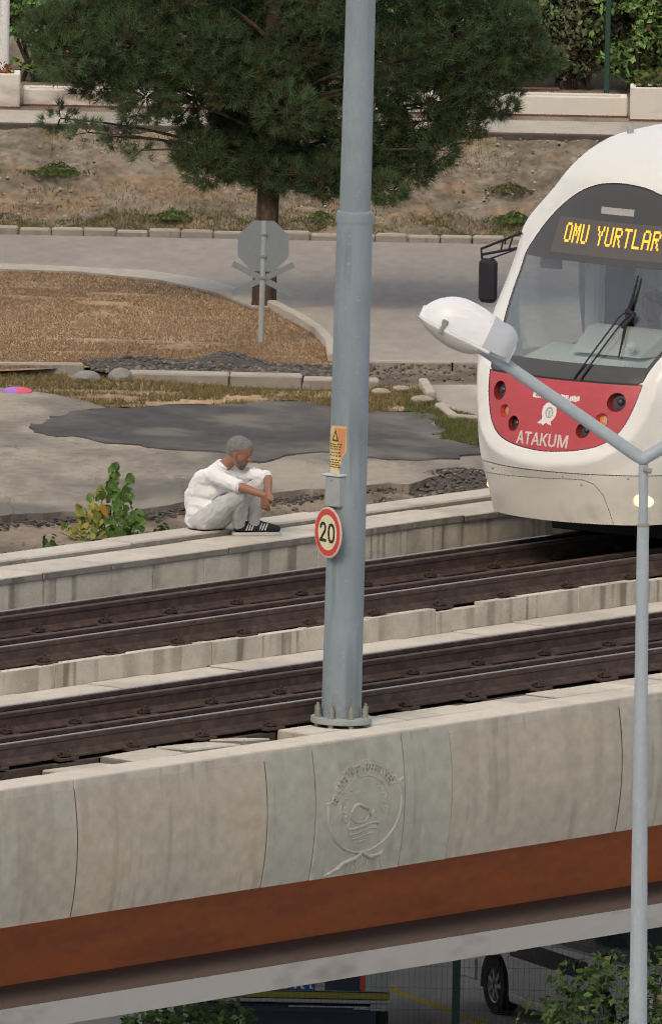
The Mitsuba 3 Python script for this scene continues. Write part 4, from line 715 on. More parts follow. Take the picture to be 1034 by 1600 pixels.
skin = [tf(b) for b in bp] + [bone((NECK + A([0, -.01, -.03]), .058), (hd(-.03, 0, -.05), .055)), bone((NECK, .052), (A([-.70, -.63, .50]), .085))]
skin += [bone((A([-.70 + s * .06, -.70, .46]), .08), (A([-.70 + s * .05, -.76, .33]), .085), (A([-.70, -.69, .15]), .09)) for s in (-1, 1)]
for s in (-1, 1):
    skin += [bone((A([-.70, -.62, .53]), .075), (SHO[s], .05)), bone((SHO[s], .05), (ELB[s], .038)), bone((ELB[s], .041), (ELB[s] * .65 + WRI[s] * .35, .039), (ELB[s] * .65 + WRI[s] * .35, .039)), bone((ELB[s] * .65 + WRI[s] * .35, .039), (WRI[s], .026)), bone((HIP[s], .08), (KNEE[s], .05)), bone((KNEE[s], .05), (ANK[s], .035))]
def hand(W_, kn, out, thumb, curl):            # wrist, direction to the knuckles, across the palm, thumb side, curl axis
    kn, out, curl = unit(kn), unit(out), unit(curl); K = W_ + kn * .085; P_ = [bone((W_, .024), (K + out * .030, .013), (K - out * .030, .013), (W_ + kn * .03 + out * .02, .017), (W_ + kn * .03 - out * .02, .017))]
    for i, (o, l) in enumerate(((.033, .066), (.011, .076), (-.011, .071), (-.032, .054))):
        a = K + out * o; d = unit(kn + curl * (.25 + .05 * i)); b = a + d * l * .5; d2 = unit(kn + curl * (.8 + .1 * i)); c = b + d2 * l * .32; d3 = unit(kn + curl * (1.3 + .1 * i)); e = c + d3 * l * .26
        P_ += [bone((a, .0105), (b, .0098)), bone((b, .0098), (c, .009)), bone((c, .009), (e, .0078))]
    t0 = W_ + kn * .03 + out * .024 * thumb; t1 = t0 + unit(kn * .6 + out * thumb + curl * .5) * .042; t2 = t1 + unit(kn + out * thumb * .35 + curl * .5) * .032
    return P_ + [bone((t0, .015), (t1, .0115)), bone((t1, .0115), (t2, .009))]
skin += hand(WRI[-1], A([.16, .0, -1.0]), A([.25, .95, .05]), 1, A([.7, -.35, .1]))
skin += hand(WRI[1], A([-.55, .30, -.75]), A([.35, .9, .1]), 1, A([-.6, -.3, -.35]))
body = solid(skin, .0095, 5)
bk = part(man, 'body', toB(body), 'skin', smooth=True)
# hair, beard, brows and eyes
hp = m3.Manifold.batch_hull([m3.Manifold.sphere(.0965, 28).translate([-.028, s * .018, .052]) for s in (-1, 1)] + [m3.Manifold.sphere(.086, 28).translate([.026, 0, .060])]) + m3.Manifold.batch_hull([m3.Manifold.sphere(.060, 24).translate([-.052, s * .026, .0]) for s in (-1, 1)])
cut = m3.Manifold.cube([.4, .4, .4], True).rotate([0, -34, 0]).translate([.243, 0, -.045]); cut2 = m3.Manifold.cube([.3, .4, .3], True).translate([.14, 0, -.108]) + m3.Manifold.cube([.4, .4, .2], True).translate([0, 0, -.135])
hm = (hp - cut - cut2).refine_to_length(.012).to_mesh(); hm = trimesh.Trimesh(hm.vert_properties[:, :3], hm.tri_verts); trimesh.smoothing.filter_taubin(hm, .5, .53, 6); hm.vertices += (meshkit.fbm(hm.vertices * 70, 2)[:, None] - .5) * .006 * unit(A([.3, .2, 1]))
part(man, 'hair', toB(frame_m(hm)), 'hair_grey', smooth=True)
bd = m3.Manifold.batch_hull([m3.Manifold.sphere(.032, 20).translate(list(p)) for p in ((.064, 0, -.100), (.036, -.031, -.077), (.036, .031, -.077))] + [m3.Manifold.sphere(.03, 16).translate([.072, s * .018, -.062]) for s in (-1, 1)])
bd = bd + m3.Manifold.batch_hull([m3.Manifold.sphere(.02, 12).translate([.036, -.06, -.062]), m3.Manifold.sphere(.014, 12).translate([.008, -.079, -.01]), m3.Manifold.sphere(.016, 12).translate([.02, -.07, -.04])]) + m3.Manifold.batch_hull([m3.Manifold.sphere(.02, 12).translate([.036, .06, -.062]), m3.Manifold.sphere(.014, 12).translate([.008, .079, -.01])]) + m3.Manifold.batch_hull([m3.Manifold.sphere(.009, 12).translate([.098, s * .02, -.043]) for s in (-1, 1)])
bm = bd.refine_to_length(.012).to_mesh(); bm = trimesh.Trimesh(bm.vert_properties[:, :3], bm.tri_verts); trimesh.smoothing.filter_taubin(bm, .5, .53, 4); part(man, 'beard', toB(frame_m(bm)), 'beard', smooth=True)
part(man, 'eyebrow', toB(frame_m(tube([(.098, -.05, .038), (.107, -.03, .046), (.108, -.014, .042)], [.004, .006, .004], 6))), 'hair_grey'); part(man, 'eyebrow', toB(frame_m(tube([(.098, .05, .038), (.107, .03, .046), (.108, .014, .042)], [.004, .006, .004], 6))), 'hair_grey')
for s in (-1, 1): part(man, 'eye', toB(frame_m(at(trimesh.creation.icosphere(2, .011), .086, s * .032, .018))), 'ink', smooth=True)
# shirt with sleeves to the elbow, collar; trousers; shoes
def lp(a, b, t): return a * (1 - t) + b * t
sh = [bone((A([-.74, -.64, .50]), .095), (A([-.66, -.64, .50]), .095), (NECK + A([0, -.03, -.018]), .070)), bone((A([-.79, -.755, .20]), .10), (A([-.61, -.755, .20]), .10), (A([-.78, -.775, .34]), .105), (A([-.62, -.775, .34]), .105), (A([-.78, -.60, .22]), .085), (A([-.62, -.60, .22]), .085)), bone((A([-.78, -.775, .34]), .105), (A([-.62, -.775, .34]), .105), (A([-.79, -.69, .47]), .10), (A([-.61, -.69, .47]), .10), (A([-.77, -.60, .40]), .09), (A([-.63, -.59, .40]), .09)),
      bone((A([-.79, -.69, .47]), .10), (A([-.61, -.69, .47]), .10), (SHO[-1] + A([.02, -.02, 0]), .062), (SHO[1] + A([-.02, -.03, 0]), .062), (A([-.70, -.585, .565]), .075)),
      bone((A([-.70, -.70, .40]), .12), (A([-.74, -.50, .43]), .05), (A([-.66, -.48, .43]), .05)), bone((A([-.79, -.775, .12]), .088), (A([-.61, -.775, .12]), .088), (A([-.79, -.755, .20]), .10), (A([-.61, -.755, .20]), .10))]
for s in (-1, 1):
    c = lp(SHO[s], ELB[s], 1.0); sh += [bone((SHO[s], .068), (lp(SHO[s], ELB[s], .5), .060)), bone((lp(SHO[s], ELB[s], .5), .060), (lp(SHO[s], ELB[s], .93), .054))]
shirt = solid(sh, .0125, 7); v = shirt.vertices; n = shirt.vertex_normals
w1 = meshkit.fbm(v * A([9, 9, 22]) + 3, 3, 5) - .5; w2 = np.sin((v[:, 2] * 60 + v[:, 1] * 25 + 4 * meshkit.fbm(v * 6, 2)) ) * np.clip((.42 - v[:, 2]) * 5, 0, 1); fold = meshkit.fbm(v @ np.array([[1, .3, 0], [.3, 1, .5], [0, -.5, 1]]) * A([5, 26, 12]), 2, 9) - .5
ridge = -np.abs(meshkit.fbm(v @ np.array([[1, .5, .2], [.2, 1, .6], [.1, -.5, 1]]) * A([7, 15, 17]) + 9, 3, 4) - .5); shirt.vertices = v + n * (w1 * .020 + w2 * .004 + fold * .020 + (ridge + .1) * .016)[:, None]; s_ = part(man, 'shirt', toB(shirt), 'shirt_white', smooth=True)
for s in (-1, 1):
    d = unit(ELB[s] - SHO[s]); c = lp(SHO[s], ELB[s], .93); k = numbered(s_ + '__rolled_cuff'); scene[k] = mikit.ply(toB(tube([c - d * .022, c - d * .015, c + d * .02, c + d * .03], [.052, .061, .060, .05], 20)), 'shirt_white', smooth=50)
col = []
for i in range(25):
    a = math.radians(-150 + i * 300 / 24); col.append(NECK + A([.0, .004, .006]) + hl * math.sin(a) * .058 + unit(A([.1, 1, -.35])) * -math.cos(a) * -.056)
k = numbered(s_ + '__collar'); scene[k] = mikit.ply(toB(cat_([tube(col, .017, 8), tube(A(col) + [0, -.006, .018], .012, 8)])), 'shirt_white', smooth=True)
tr = [bone((A([-.79, -.74, .128]), .098), (A([-.61, -.74, .128]), .098), (HIP[-1], .105), (HIP[1], .105))]
for s in (-1, 1):
    tr += [bone((HIP[s], .104), (lp(HIP[s], KNEE[s], .55), .088)), bone((lp(HIP[s], KNEE[s], .55), .088), (KNEE[s], .071)), bone((KNEE[s], .071), (lp(KNEE[s], ANK[s], .4), .068)), bone((lp(KNEE[s], ANK[s], .4), .068), (lp(KNEE[s], ANK[s], .93) + A([0, 0, .0]), .054))]
trs = solid(tr, .0125, 7); v = trs.vertices; n = trs.vertex_normals; w1 = meshkit.fbm(v * A([10, 10, 10]), 3, 3) - .5; fold = meshkit.fbm(v @ np.array([[1, .4, 0], [0, 1, .7], [.3, -.6, 1]]) * A([6, 24, 9]), 2, 2) - .5
ridge = -np.abs(meshkit.fbm(v @ np.array([[1, .5, .2], [.2, 1, .6], [.1, -.5, 1]]) * A([8, 18, 16]), 3, 6) - .5); trs.vertices = v + n * (w1 * .016 + fold * .020 + (ridge + .1) * .014)[:, None]; part(man, 'trousers', toB(trs), 'trouser_grey', smooth=True)
for s, toe in ((-1, A([-.335, -.325, 0])), (1, A([-.235, -.205, 0]))):
    heel = A([ANK[s][0], ANK[s][1], 0]) - unit(toe - A([ANK[s][0], ANK[s][1], 0])) * .045; f = unit(toe - heel); l = np.cross([0, 0, 1], f)
    def fp_(a, b, c): return heel + f * a + l * b + A([0, 0, c])
    up_ = solid([bone((fp_(.045, 0, .066), .042), (fp_(.05, 0, .105), .042), (fp_(.13, 0, .07), .044)), bone((fp_(.13, 0, .07), .044), (fp_(.20, .008, .056), .043), (fp_(.26, .004, .050), .031)), bone((fp_(.04, 0, .058), .038), (fp_(.255, 0, .050), .032))], .011, 5)
    h = part(man, 'shoe', toB(up_), 'shoe_black', smooth=True)
    so_ = trimesh.creation.extrude_polygon(LineString([(.035, 0), (.14, 0), (.25, .004)]).buffer(.0485), .027, engine='earcut'); so_.vertices = heel + so_.vertices[:, :1] * f + so_.vertices[:, 1:2] * l + so_.vertices[:, 2:3] * A([0, 0, 1]); k = numbered(h + '__sole'); scene[k] = mikit.ply(toB(so_), 'shoe_white', smooth=40)
    for q in range(3):
        k = numbered(h + '__stripe'); scene[k] = mikit.ply(toB(tube([fp_(.10 + q * .024, +.048, .042), fp_(.112 + q * .024, +.049, .072), fp_(.124 + q * .024, +.040, .10)], [.007, .007, .005], 6)), 'shoe_white')
# the tram driver, seen dimly behind the windscreen
drv = thing('person', 'tram driver in a pale shirt seated behind the windscreen at the right edge', 'person')
D0 = A([3.2, 1.25, 1.05]); dh = D0 + A([-.06, 0, .80])
db = [bone((D0, .13), (D0 + A([.02, 0, .25]), .12), (D0 + A([.02, -.1, .48]), .09), (D0 + A([.02, .1, .48]), .09)), bone((D0 + A([0, 0, .52]), .06), (dh - A([0, 0, .07]), .055)), bone((dh, .088), (dh + A([0, 0, .05]), .088), (dh + A([-.04, 0, -.07]), .055)), bone((dh + A([-.085, 0, 0]), .014), (dh + A([-.105, 0, -.025]), .014))]
for s in (-1, 1):
    s0, s1, s2 = D0 + A([.02, s * .19, .47]), D0 + A([-.10, s * .25, .22]), D0 + A([-.36, s * .15, .24]); db += [bone((s0, .05), (s1, .04)), bone((s1, .04), (s2, .03)), bone((D0 + A([0, s * .09, 0]), .085), (D0 + A([-.36, s * .1, .02]), .065))] + hand(s2, A([-1, 0, .05]), A([0, 1, 0]), -s, A([0, 0, -1]))
part(drv, 'body', toB(solid(db, .02, 5)), 'skin', smooth=True)
ds = [bone((D0, .145), (D0 + A([.02, 0, .25]), .135), (D0 + A([.02, -.1, .48]), .10), (D0 + A([.02, .1, .48]), .10), (D0 + A([0, 0, .55]), .06))] + [bone((D0 + A([.02, s * .19, .47]), .066), (D0 + A([-.10, s * .25, .22]), .055)) for s in (-1, 1)]
part(drv, 'shirt', toB(solid(ds, .025, 5)), 'shirt_white', smooth=True)
part(drv, 'hair', toB(at(trimesh.creation.icosphere(3, .098), *(dh + A([.022, 0, .062])))), 'beard', smooth=True)
# ------------------------------------------------------------------ vegetation
def greens(key_parent, name, P, N, size, base, var, seed, alt=None, share=.15, aspect=1.5, jit=.6, stuff=False, label=None):
    m = leaves(np.asarray(P, float), np.asarray(N, float), size, aspect, seed=seed, jit=jit); return part(key_parent, name, m, 'leaf', color=tint(len(P), 4, base, var, seed + 1, alt, share), stuff=stuff, label=label)
def blades(P, h, w, seed, lean_=1.1):
    r = np.random.default_rng(seed); n = len(P); hh = h * r.uniform(.5, 1.3, n); a = r.uniform(0, 2 * np.pi, n); d = np.c_[np.cos(a), np.sin(a), 0 * a]; s = np.c_[-np.sin(a), np.cos(a), 0 * a] * w; l = r.normal(0, lean_, (n, 1))
    tip = P + d * l * hh[:, None] + np.c_[0 * a, 0 * a, hh]; V = np.stack([P - s, P + s, tip], 1).reshape(-1, 3); return trimesh.Trimesh(V, np.arange(n * 3).reshape(-1, 3), process=False)
def grass(poly, n, h, w, base, var, seed, alt, share, label, off=0.0, zf=None, patch=None, name='grass'):
    r = np.random.default_rng(seed); poly = Polygon(poly); x0, y0, x1, y1 = poly.bounds; P = np.c_[r.uniform(x0, x1, n * 3), r.uniform(y0, y1, n * 3)]; P = P[contains_xy(poly, P[:, 0], P[:, 1])]
    if patch is not None: P = P[meshkit.fbm(np.c_[P * patch[0], 0 * P[:, 0]], 3, seed) > patch[1]]
    P = P[:n]; z = (zg(P[:, 1]) if zf is None else zf(P)) + off; struct(name, blades(np.c_[P, z], h, w, seed), 'leaf', kind='stuff', label=label, color=tint(len(P), 3, base, var, seed, alt, share))
vis = lambda pts: [(max(-4.6, min(4.6, x)), y) for x, y in pts]
grass(vis(fld), 70000, .024, .0045, (.30, .195, .115), .18, 21, (.37, .265, .165), .3, 'short dry brown grass on the field behind the road sign', name='dry_grass')
grass(vis(gr), 26000, .05, .006, (.20, .165, .07), .3, 22, (.26, .21, .11), .4, 'dry yellowish grass strip along the yard', -.02, name='dry_grass', patch=(1.2, .42))
grass([(.66, 208.5), (.72, 207.0), (.97, 205.5), (1.0, 202.9), (1.34, 201.2), (1.45, 204), (1.42, 207), (1.05, 208.6), (.95, 210.4), (.7, 210)], 14000, .045, .0045, (.11, .145, .05), .35, 23, (.22, .20, .09), .4, 'green weeds between the tar patch and the tram', -.01, name='green_weeds', patch=(2.0, .42))
bz = lambda P: zg(P[:, 1]) + .006 + bankz(P)
grass([(-5, 237.5), (5, 237.5), (5, 238.25), (-5, 238.25)], 16000, .05, .005, (.13, .15, .055), .3, 24, (.26, .20, .10), .5, 'grass along the foot of the earth bank', zf=bz, name='bank_grass', patch=(1.5, .40))
grass([(-5, 237.8), (5, 237.8), (5, 240.1), (-5, 240.1)], 9000, .035, .005, (.28, .19, .095), .3, 25, (.14, .15, .06), .35, 'patches of dry grass on the earth bank', zf=bz, name='bank_grass', patch=(1.3, .55))
def clump(label, x, y, w, h, n, base, seed, z=None, size=.028):
    n = n * 2; h = h * .8
    r = np.random.default_rng(seed); P = r.normal(0, 1, (n, 3)) * [w / 2.2, w / 2.2, 0]; rr = np.hypot(P[:, 0], P[:, 1]) / (w / 1.5); P[:, 2] = np.abs(r.uniform(0, 1, n)) * h * np.clip(1.1 - rr, .1, 1); zz_ = (bz(np.array([[x, y]]))[0] if z is None else z)
    k = thing('weed', label, 'weed'); greens(k, 'leaves', P + [x, y, zz_], np.c_[P[:, :2] * 2, np.ones(n)], size, A(base) * 1.1, .3, seed, (.24, .22, .08), .15)
clump('green weed clump high on the bank at its left end', -3.0, 239.1, .38, .14, 420, (.07, .10, .035), 31)
clump('green weed low on the bank left of the pine trunk', -1.75, 238.1, .28, .12, 300, (.08, .12, .04), 32)
clump('green weed low on the bank just right of the pine trunk', -.17, 238.2, .2, .10, 220, (.08, .12, .04), 33)
clump('green weed low on the bank left of the tram roof', 1.9, 238.25, .26, .12, 320, (.07, .12, .04), 34)
clump('dull green weed midway up the bank beside the tram roof', 1.85, 239.0, .3, .10, 260, (.10, .10, .05), 35)
clump('dark green weed on top of the bank right of the pine', .95, 240.0, .4, .08, 260, (.09, .11, .04), 36)
# plant against the wall: upright stems with round leaves
pl = thing('plant', 'leafy green plant with one orange leaf growing behind the wall left of the man', 'plant')
W0 = B([-1.51, -1.13, -.08])[0]; r = np.random.default_rng(41); Pn, Nn = [], []
stems = [(-.02, 0, .72, .05), (.10, .05, .62, .10), (-.05, .05, .50, -.12), (-.22, 0, .36, -.18), (.14, 0, .34, .22), (-.30, .05, .18, -.28), (.05, -.05, .45, .02), (-.16, .05, .42, -.06), (.22, 0, .25, .10), (.0, .1, .55, 0), (-.36, -.05, .12, -.22), (.08, -.1, .3, .08)]
for i, (dx, dy, h, lx) in enumerate(stems):
    q = np.linspace(0, 1, 7)[:, None]; path = W0 + A([dx * .55, dy, 0]) + q * A([dx * .45 + lx * .5, 0, h]) + np.c_[.02 * np.sin(q * 5 + i), 0 * q, 0 * q]; part(pl, 'stem', tube(path, np.linspace(.007, .003, 7), 6), 'fence_green' if 0 else 'leaf', smooth=True, color=np.repeat([[.11, .14, .05]], 7 * 6 + 2, 0))
    for j in range(int(h * 62) + 5):
        f = r.uniform(.12, 1.0); c = W0 + A([dx * .55, dy, 0]) + f * A([dx * .45 + lx * .5, 0, h]); d = unit(A([r.normal(), r.normal() - .3, r.uniform(-.1, .5)])); Pn.append(c + d * (.075 * (1.25 - f))); Nn.append(unit(d + A([0, -.3, .7])))
Pn, Nn = A(Pn), A(Nn); lm = [trimesh.creation.icosphere(1, 1.0)]
P2, t2 = fill(Polygon([(0, -.5), (.28, -.36), (.42, -.05), (.36, .25), (.15, .46), (0, .55), (-.15, .46), (-.36, .25), (-.42, -.05), (-.28, -.36)]), .3); 
ms, cs, big = [], [], 0
for i, (p, n) in enumerate(zip(Pn, Nn)):
    n = unit(n + r.normal(0, .3, 3)); a = unit(np.cross(n, r.normal(0, 1, 3))); b = np.cross(n, a); s = r.uniform(.05, .095); V = p + s * (P2[:, :1] * a + P2[:, 1:2] * b + (.45 * np.abs(P2[:, :1]) - .3 * P2[:, 1:2] ** 2) * n); c = A([.12, .20, .06]) * r.uniform(.6, 1.5) if p[0] > W0[0] - .06 or r.random() < .2 else A([.36, .35, .10]) * r.uniform(.7, 1.4)
    k = part(pl, 'leaf', trimesh.Trimesh(V, t2, process=False), 'leaf', color=np.repeat([c], len(V), 0)) if big < 295 else None; big += 1
p = W0 + A([-.07, -.12, .33]); V = p + .13 * (P2[:, :1] * .55 * unit([.9, .2, .5]) + P2[:, 1:2] * unit([-.45, 0, .9]) + (.4 * np.abs(P2[:, :1])) * A([0, -1, .1])); part(pl, 'leaf', trimesh.Trimesh(V, t2, process=False), 'leaf', color=np.repeat([[.48, .24, .05]], len(V), 0), label='large orange withered leaf')
for (u, v, h, n_, lb, sd) in ((-2.35, -1.15, .18, 40, 'small green weed behind the wall at far left', 51), (-.72, -1.2, .14, 36, 'low dark green weed close behind the seated man', 52), (-2.9, -1.0, .06, 20, 'tiny sprout at the left end of the dirt strip', 53)):
    q = B([u, v, -.06])[0]; r2 = np.random.default_rng(sd); d = r2.normal(0, 1, (n_, 3)); d[:, 2] = np.abs(d[:, 2]); d /= np.linalg.norm(d, axis=1, keepdims=True); f = r2.uniform(.3, 1, (n_, 1)); k = thing('weed', lb, 'weed'); greens(k, 'leaves', q + d * f * A([.09, .09, h]), d + [0, 0, .6], .05, (.07, .12, .04), .3, sd)
# the pine
pine = thing('pine_tree', 'dark green pine with a wide drooping crown and bare lower trunk', 'tree')
T0 = A([-.72, 225.3, -1.5]); r = np.random.default_rng(61)
tp = [T0 + [0, 0, -.1], T0 + [.0, 0, .15], T0 + [.01, 0, .8], T0 + [.03, 0, 1.6], T0 + [.05, 0, 3.0], T0 + [.05, 0, 5.2]]; part(pine, 'trunk', tube(tp, [.16, .125, .115, .11, .085, .03], 16), 'bark', smooth=40)
CL = '''0,17,3 -1.5,20,3.5 2,21,3.5 0,24,4 -3.5,24,4 3,27,4 -2,29,4 0,19,3 -2.5,14.6,2.6 2.2,14.2,2.2 6,14.2,2.6 -6,14.8,2.8 0,14.5,3 9,14,3 -21,19.0,2.2 -18.2,18,2 -15,17.2,2 -12.8,16.4,1.6 -7.2,16.4,2.7 -3.5,14.4,2.3 -4.5,16.5,3 1.8,14.4,2.8 5.6,14.2,2.9 12,13,2.2 14.8,15,2.6 17.2,17,2.4 12.8,16,3.3 9.6,15.2,3.2 19.8,20,3 23,22.4,2.8 26.8,25.6,2.4 28.5,26.5,1.6 25,27.6,3 21.2,25,3.8 16,21,4.4 9.6,19.4,4.4 3.1,18.8,4.4 -2,19.4,3.9 -7.2,21.2,4.4 -12.3,21.8,3.6 -17,23.8,3.6 -20.8,25.6,3.2 -23,28.4,2.3 -19.5,29,3.5 -13.7,27,4.4 -7.2,27,5 -.8,25.6,5 5.7,25,5 12,25.6,5 18.6,29,4.6 24,30,3.2
-16,32,4.6 -9,33,5 -2,32,5.4 5,32,5.4 12,32.5,5 18,34,4.2 22,35,2.6 -12,38,4.6 -5,39,5 3,39.5,5 11,39,4.6 16,40,3.4 -8,44,4 0,46,4.6 8,45,4 -3,51,3.4 4,52,3.2'''
NT, NC, NB = [], [], []
for ci, cl in enumerate(CL.split()):
    dx, dz, rr = (float(a) / 10 for a in cl.split(',')); R0 = rr
    dy = r.uniform(-.4, .4) * (1.6 - min(abs(dx) / 2.4, 1)); C = T0 + A([dx, dy, dz + .05]); base = T0 + A([.04, 0, max(1.45, dz * .86 - .06 * abs(dx))])
    q = np.linspace(0, 1, 6)[:, None]; path = base * (1 - q) + C * q + A([0, 0, .10]) * np.sin(q * np.pi); NB.append(tube(path, np.linspace(.024, .008, 6), 6))
    n = int(270 * (R0 / .4) ** 2 * (.30 if (dx < -1.0 and dz < 2.0) else 1))
    d = r.normal(0, 1, (n, 3)); d /= np.linalg.norm(d, axis=1, keepdims=True); f = r.uniform(.35, 1.0, (n, 1)) ** .5; P = C + d * f * R0 * A([1.0, 1.1, .82])
    for k in range(0, n, 9): NB.append(tube([C + (P[k] - C) * .1, P[k]], [.007, .003], 4, False))
    m_ = 34; dirs = d[:, None] * .8 + A([0, 0, .55]) + r.normal(0, .55, (n, m_, 3)); dirs /= np.linalg.norm(dirs, axis=2, keepdims=True); L_ = r.uniform(.07, .13, (n, m_, 1)); s = np.cross(dirs, r.normal(0, 1, (n, m_, 3))); s /= np.linalg.norm(s, axis=2, keepdims=True)
    b0_ = P[:, None] + r.normal(0, .012, (n, m_, 3)); V = np.stack([b0_ - s * .003, b0_ + s * .003, b0_ + dirs * L_], 2).reshape(-1, 3); NT.append(V)
    tone = r.uniform(.6, 1.5) * r.uniform(.7, 1.35, (n, 1)); hue = A([.085, .125, .062]) * tone; old = r.random(n) < .12; hue[old] = A([.125, .12, .055]) * r.uniform(.7, 1.2, (old.sum(), 1)); NC.append(np.repeat(hue, m_ * 3, 0))
V = np.vstack(NT); part(pine, 'crown', trimesh.Trimesh(V, np.arange(len(V)).reshape(-1, 3), process=False), 'leaf', color=np.vstack(NC))
part(pine, 'branches', cat_(NB), 'bark')
# hedge and shrubs behind the pavement, fence posts, building
for i, (x, y, w, h, n, base, lb) in enumerate(((-3.3, 245.2, .7, 2.2, 5200, (0.210, 0.357, 0.127), 'bright green shrub behind the white flagpole'), (-1.9, 245.6, 1.3, 3.0, 9000, (0.158, 0.242, 0.115), 'dark shrub behind the left part of the pine crown'), (-.4, 245.8, 1.3, 3.2, 9000, (0.158, 0.242, 0.115), 'dark hedge shrub behind the pine trunk'), (.75, 245.4, 1.1, 3.0, 9000, (0.210, 0.294, 0.138), 'hedge shrub just right of the mast top'), (1.75, 245.3, 1.0, 2.7, 9000, (0.189, 0.263, 0.127), 'hedge shrub above the low white planter'), (2.55, 245.5, .8, 2.9, 7500, (0.210, 0.231, 0.138), 'brownish shrub with bare gaps above the low white planter'), (3.3, 245.3, .8, 2.6, 7500, (0.242, 0.378, 0.138), 'bright green shrub at the top right corner'), (4.3, 245.4, 1.0, 3.2, 5000, (.06, .10, .035), 'tall shrub outside the right edge'), (.1, 247.5, 3.2, 4.2, 9000, (0.147, 0.221, 0.115), 'tall dark tree mass behind the hedge'), (3.2, 248, 2.2, 4.2, 7000, (0.147, 0.221, 0.115), 'tall dark tree behind the right shrubs'))):
    k = thing('shrub', lb, 'shrub'); n = int(n * 2.3); r2 = np.random.default_rng(80 + i); g = zg(y); d = r2.normal(0, 1, (n, 3)); d /= np.linalg.norm(d, axis=1, keepdims=True); f = r2.uniform(.2, 1, (n, 1)) ** .4; P = d * f * A([w, min(w, .8) * .9, h / 2]) + [x, y, g + h * .52]; nz = meshkit.fbm(P * 2.6, 3, i); P = P[(nz > .44) & (P[:, 2] > g + .03)]
    greens(k, 'crown', P, (P - A([x, y, g + h * .45])) + [0, -.1, .25], .05, A(base) * 1.1, .45, 90 + i, (.12, .09, .055), .14, 1.7, .8)
    sb = []
    for j in range(9):
        a = r2.uniform(0, 6.28); e = A([x + math.cos(a) * w * r2.uniform(.2, .8), y + math.sin(a) * min(w, .8) * .5, g + h * r2.uniform(.5, .95)]); sb.append(tube([A([x + r2.normal(0, w * .2), y, g - .05]), (A([x, y, g]) + e) / 2 + r2.normal(0, .08, 3), e], [.03, .018, .006], 6))
    part(k, 'branches', cat_(sb), 'bark')
fpk = thing('fence_posts', 'dark green fence posts standing in the hedge', 'fence')
for x in (2.93, .05, -2.5): part(fpk, 'post', cbox(x - .03, x + .03, 244.6, 244.66, zg(244.6), 1.6), 'fence_green')
part(fpk, 'rail', cbox(-4.5, 4.5, 244.61, 244.65, .3, .34), 'fence_green')
bd_ = thing('building', 'pale building mostly hidden behind the pine and shrubs', 'building')
part(bd_, 'wall', cbox(-7.5, -2.0, 252, 260, -1.3, 5.5, .02), 'white_render')
for x in (-6.5, -5, -3.5): f = part(bd_, 'window', cbox(x - .5, x + .5, 251.97, 252.02, .9, 2.3), 'car_glass'); k = numbered(f + '__frame'); scene[k] = mikit.ply(cat_([cbox(x - .54, x + .54, 251.95, 252.0, 2.28, 2.34), cbox(x - .54, x + .54, 251.93, 252.0, .84, .9), cbox(x - .54, x - .48, 251.95, 251.99, .9, 2.28), cbox(x + .48, x + .54, 251.95, 251.99, .9, 2.28)]), 'white_paint')
def planter(label, x0, x1, y, h, d=.45, plant=None, seed=1):
    z0 = zg(y) + .0; k = thing('planter', label, 'planter'); w_ = .07
    part(k, 'trough', cat_([cbox(x0, x1, y, y + w_, z0, z0 + h, .012), cbox(x0, x1, y + d - w_, y + d, z0, z0 + h, .012), cbox(x0, x0 + w_, y + w_, y + d - w_, z0, z0 + h, .012), cbox(x1 - w_, x1, y + w_, y + d - w_, z0, z0 + h, .012)]), 'white_render')
    part(k, 'plinth', cbox(x0 - .01, x1 + .01, y - .012, y + d, z0 - .1, z0 + .035, .006), 'plinth_red'); part(k, 'soil', cbox(x0 + w_, x1 - w_, y + w_, y + d - w_, z0 + h - .12, z0 + h - .07), 'dirt')
    if plant:
        r2 = np.random.default_rng(seed); n = plant[1]; P = np.c_[r2.uniform(x0 + .05, x1 - .05, n), r2.uniform(y + .05, y + d - .05, n), z0 + h - .05 + np.abs(r2.normal(0, plant[2], n))]; greens(k, 'plants', P, np.c_[r2.normal(0, .4, (n, 2)), np.ones(n)], .05, plant[0], .3, seed, (.16, .11, .05), .2, stuff=True)
planter('tall white planter box at the far left under the flagpole', -4.35, -3.47, 242.0, .39, plant=((.30, .15, .06), 260, .06), seed=3)
planter('low white planter wall behind the lower left of the pine', -3.44, -1.2, 242.3, .20, .4); planter('low stained white planter wall right of the pine', .9, 3.13, 242.3, .235, .4); planter('tall white planter with a green plant at the right edge', 3.16, 4.6, 242.0, .38, plant=((.13, .16, .05), 500, .11), seed=5)
planter('low white planter wall hidden behind the mast and pine', -1.18, .88, 242.3, .20, .4)
single('low_rail', cat_([cbox(.9, 2.4, 242.72, 242.76, -.885, -.855), cbox(1.0, 1.03, 242.72, 242.76, -1.1, -.88), cbox(2.3, 2.33, 242.72, 242.76, -1.1, -.88)]), 'plinth_red', 'thin reddish rail on top of the low planter wall right of the pine', 'rail')
single('flagpole', tube([[-3.66, 242.9, -1.1], [-3.655, 242.9, 4.5]], [.055, .045], 16), 'white_paint', 'white flagpole standing behind the planter at the top left', 'pole', smooth=40)
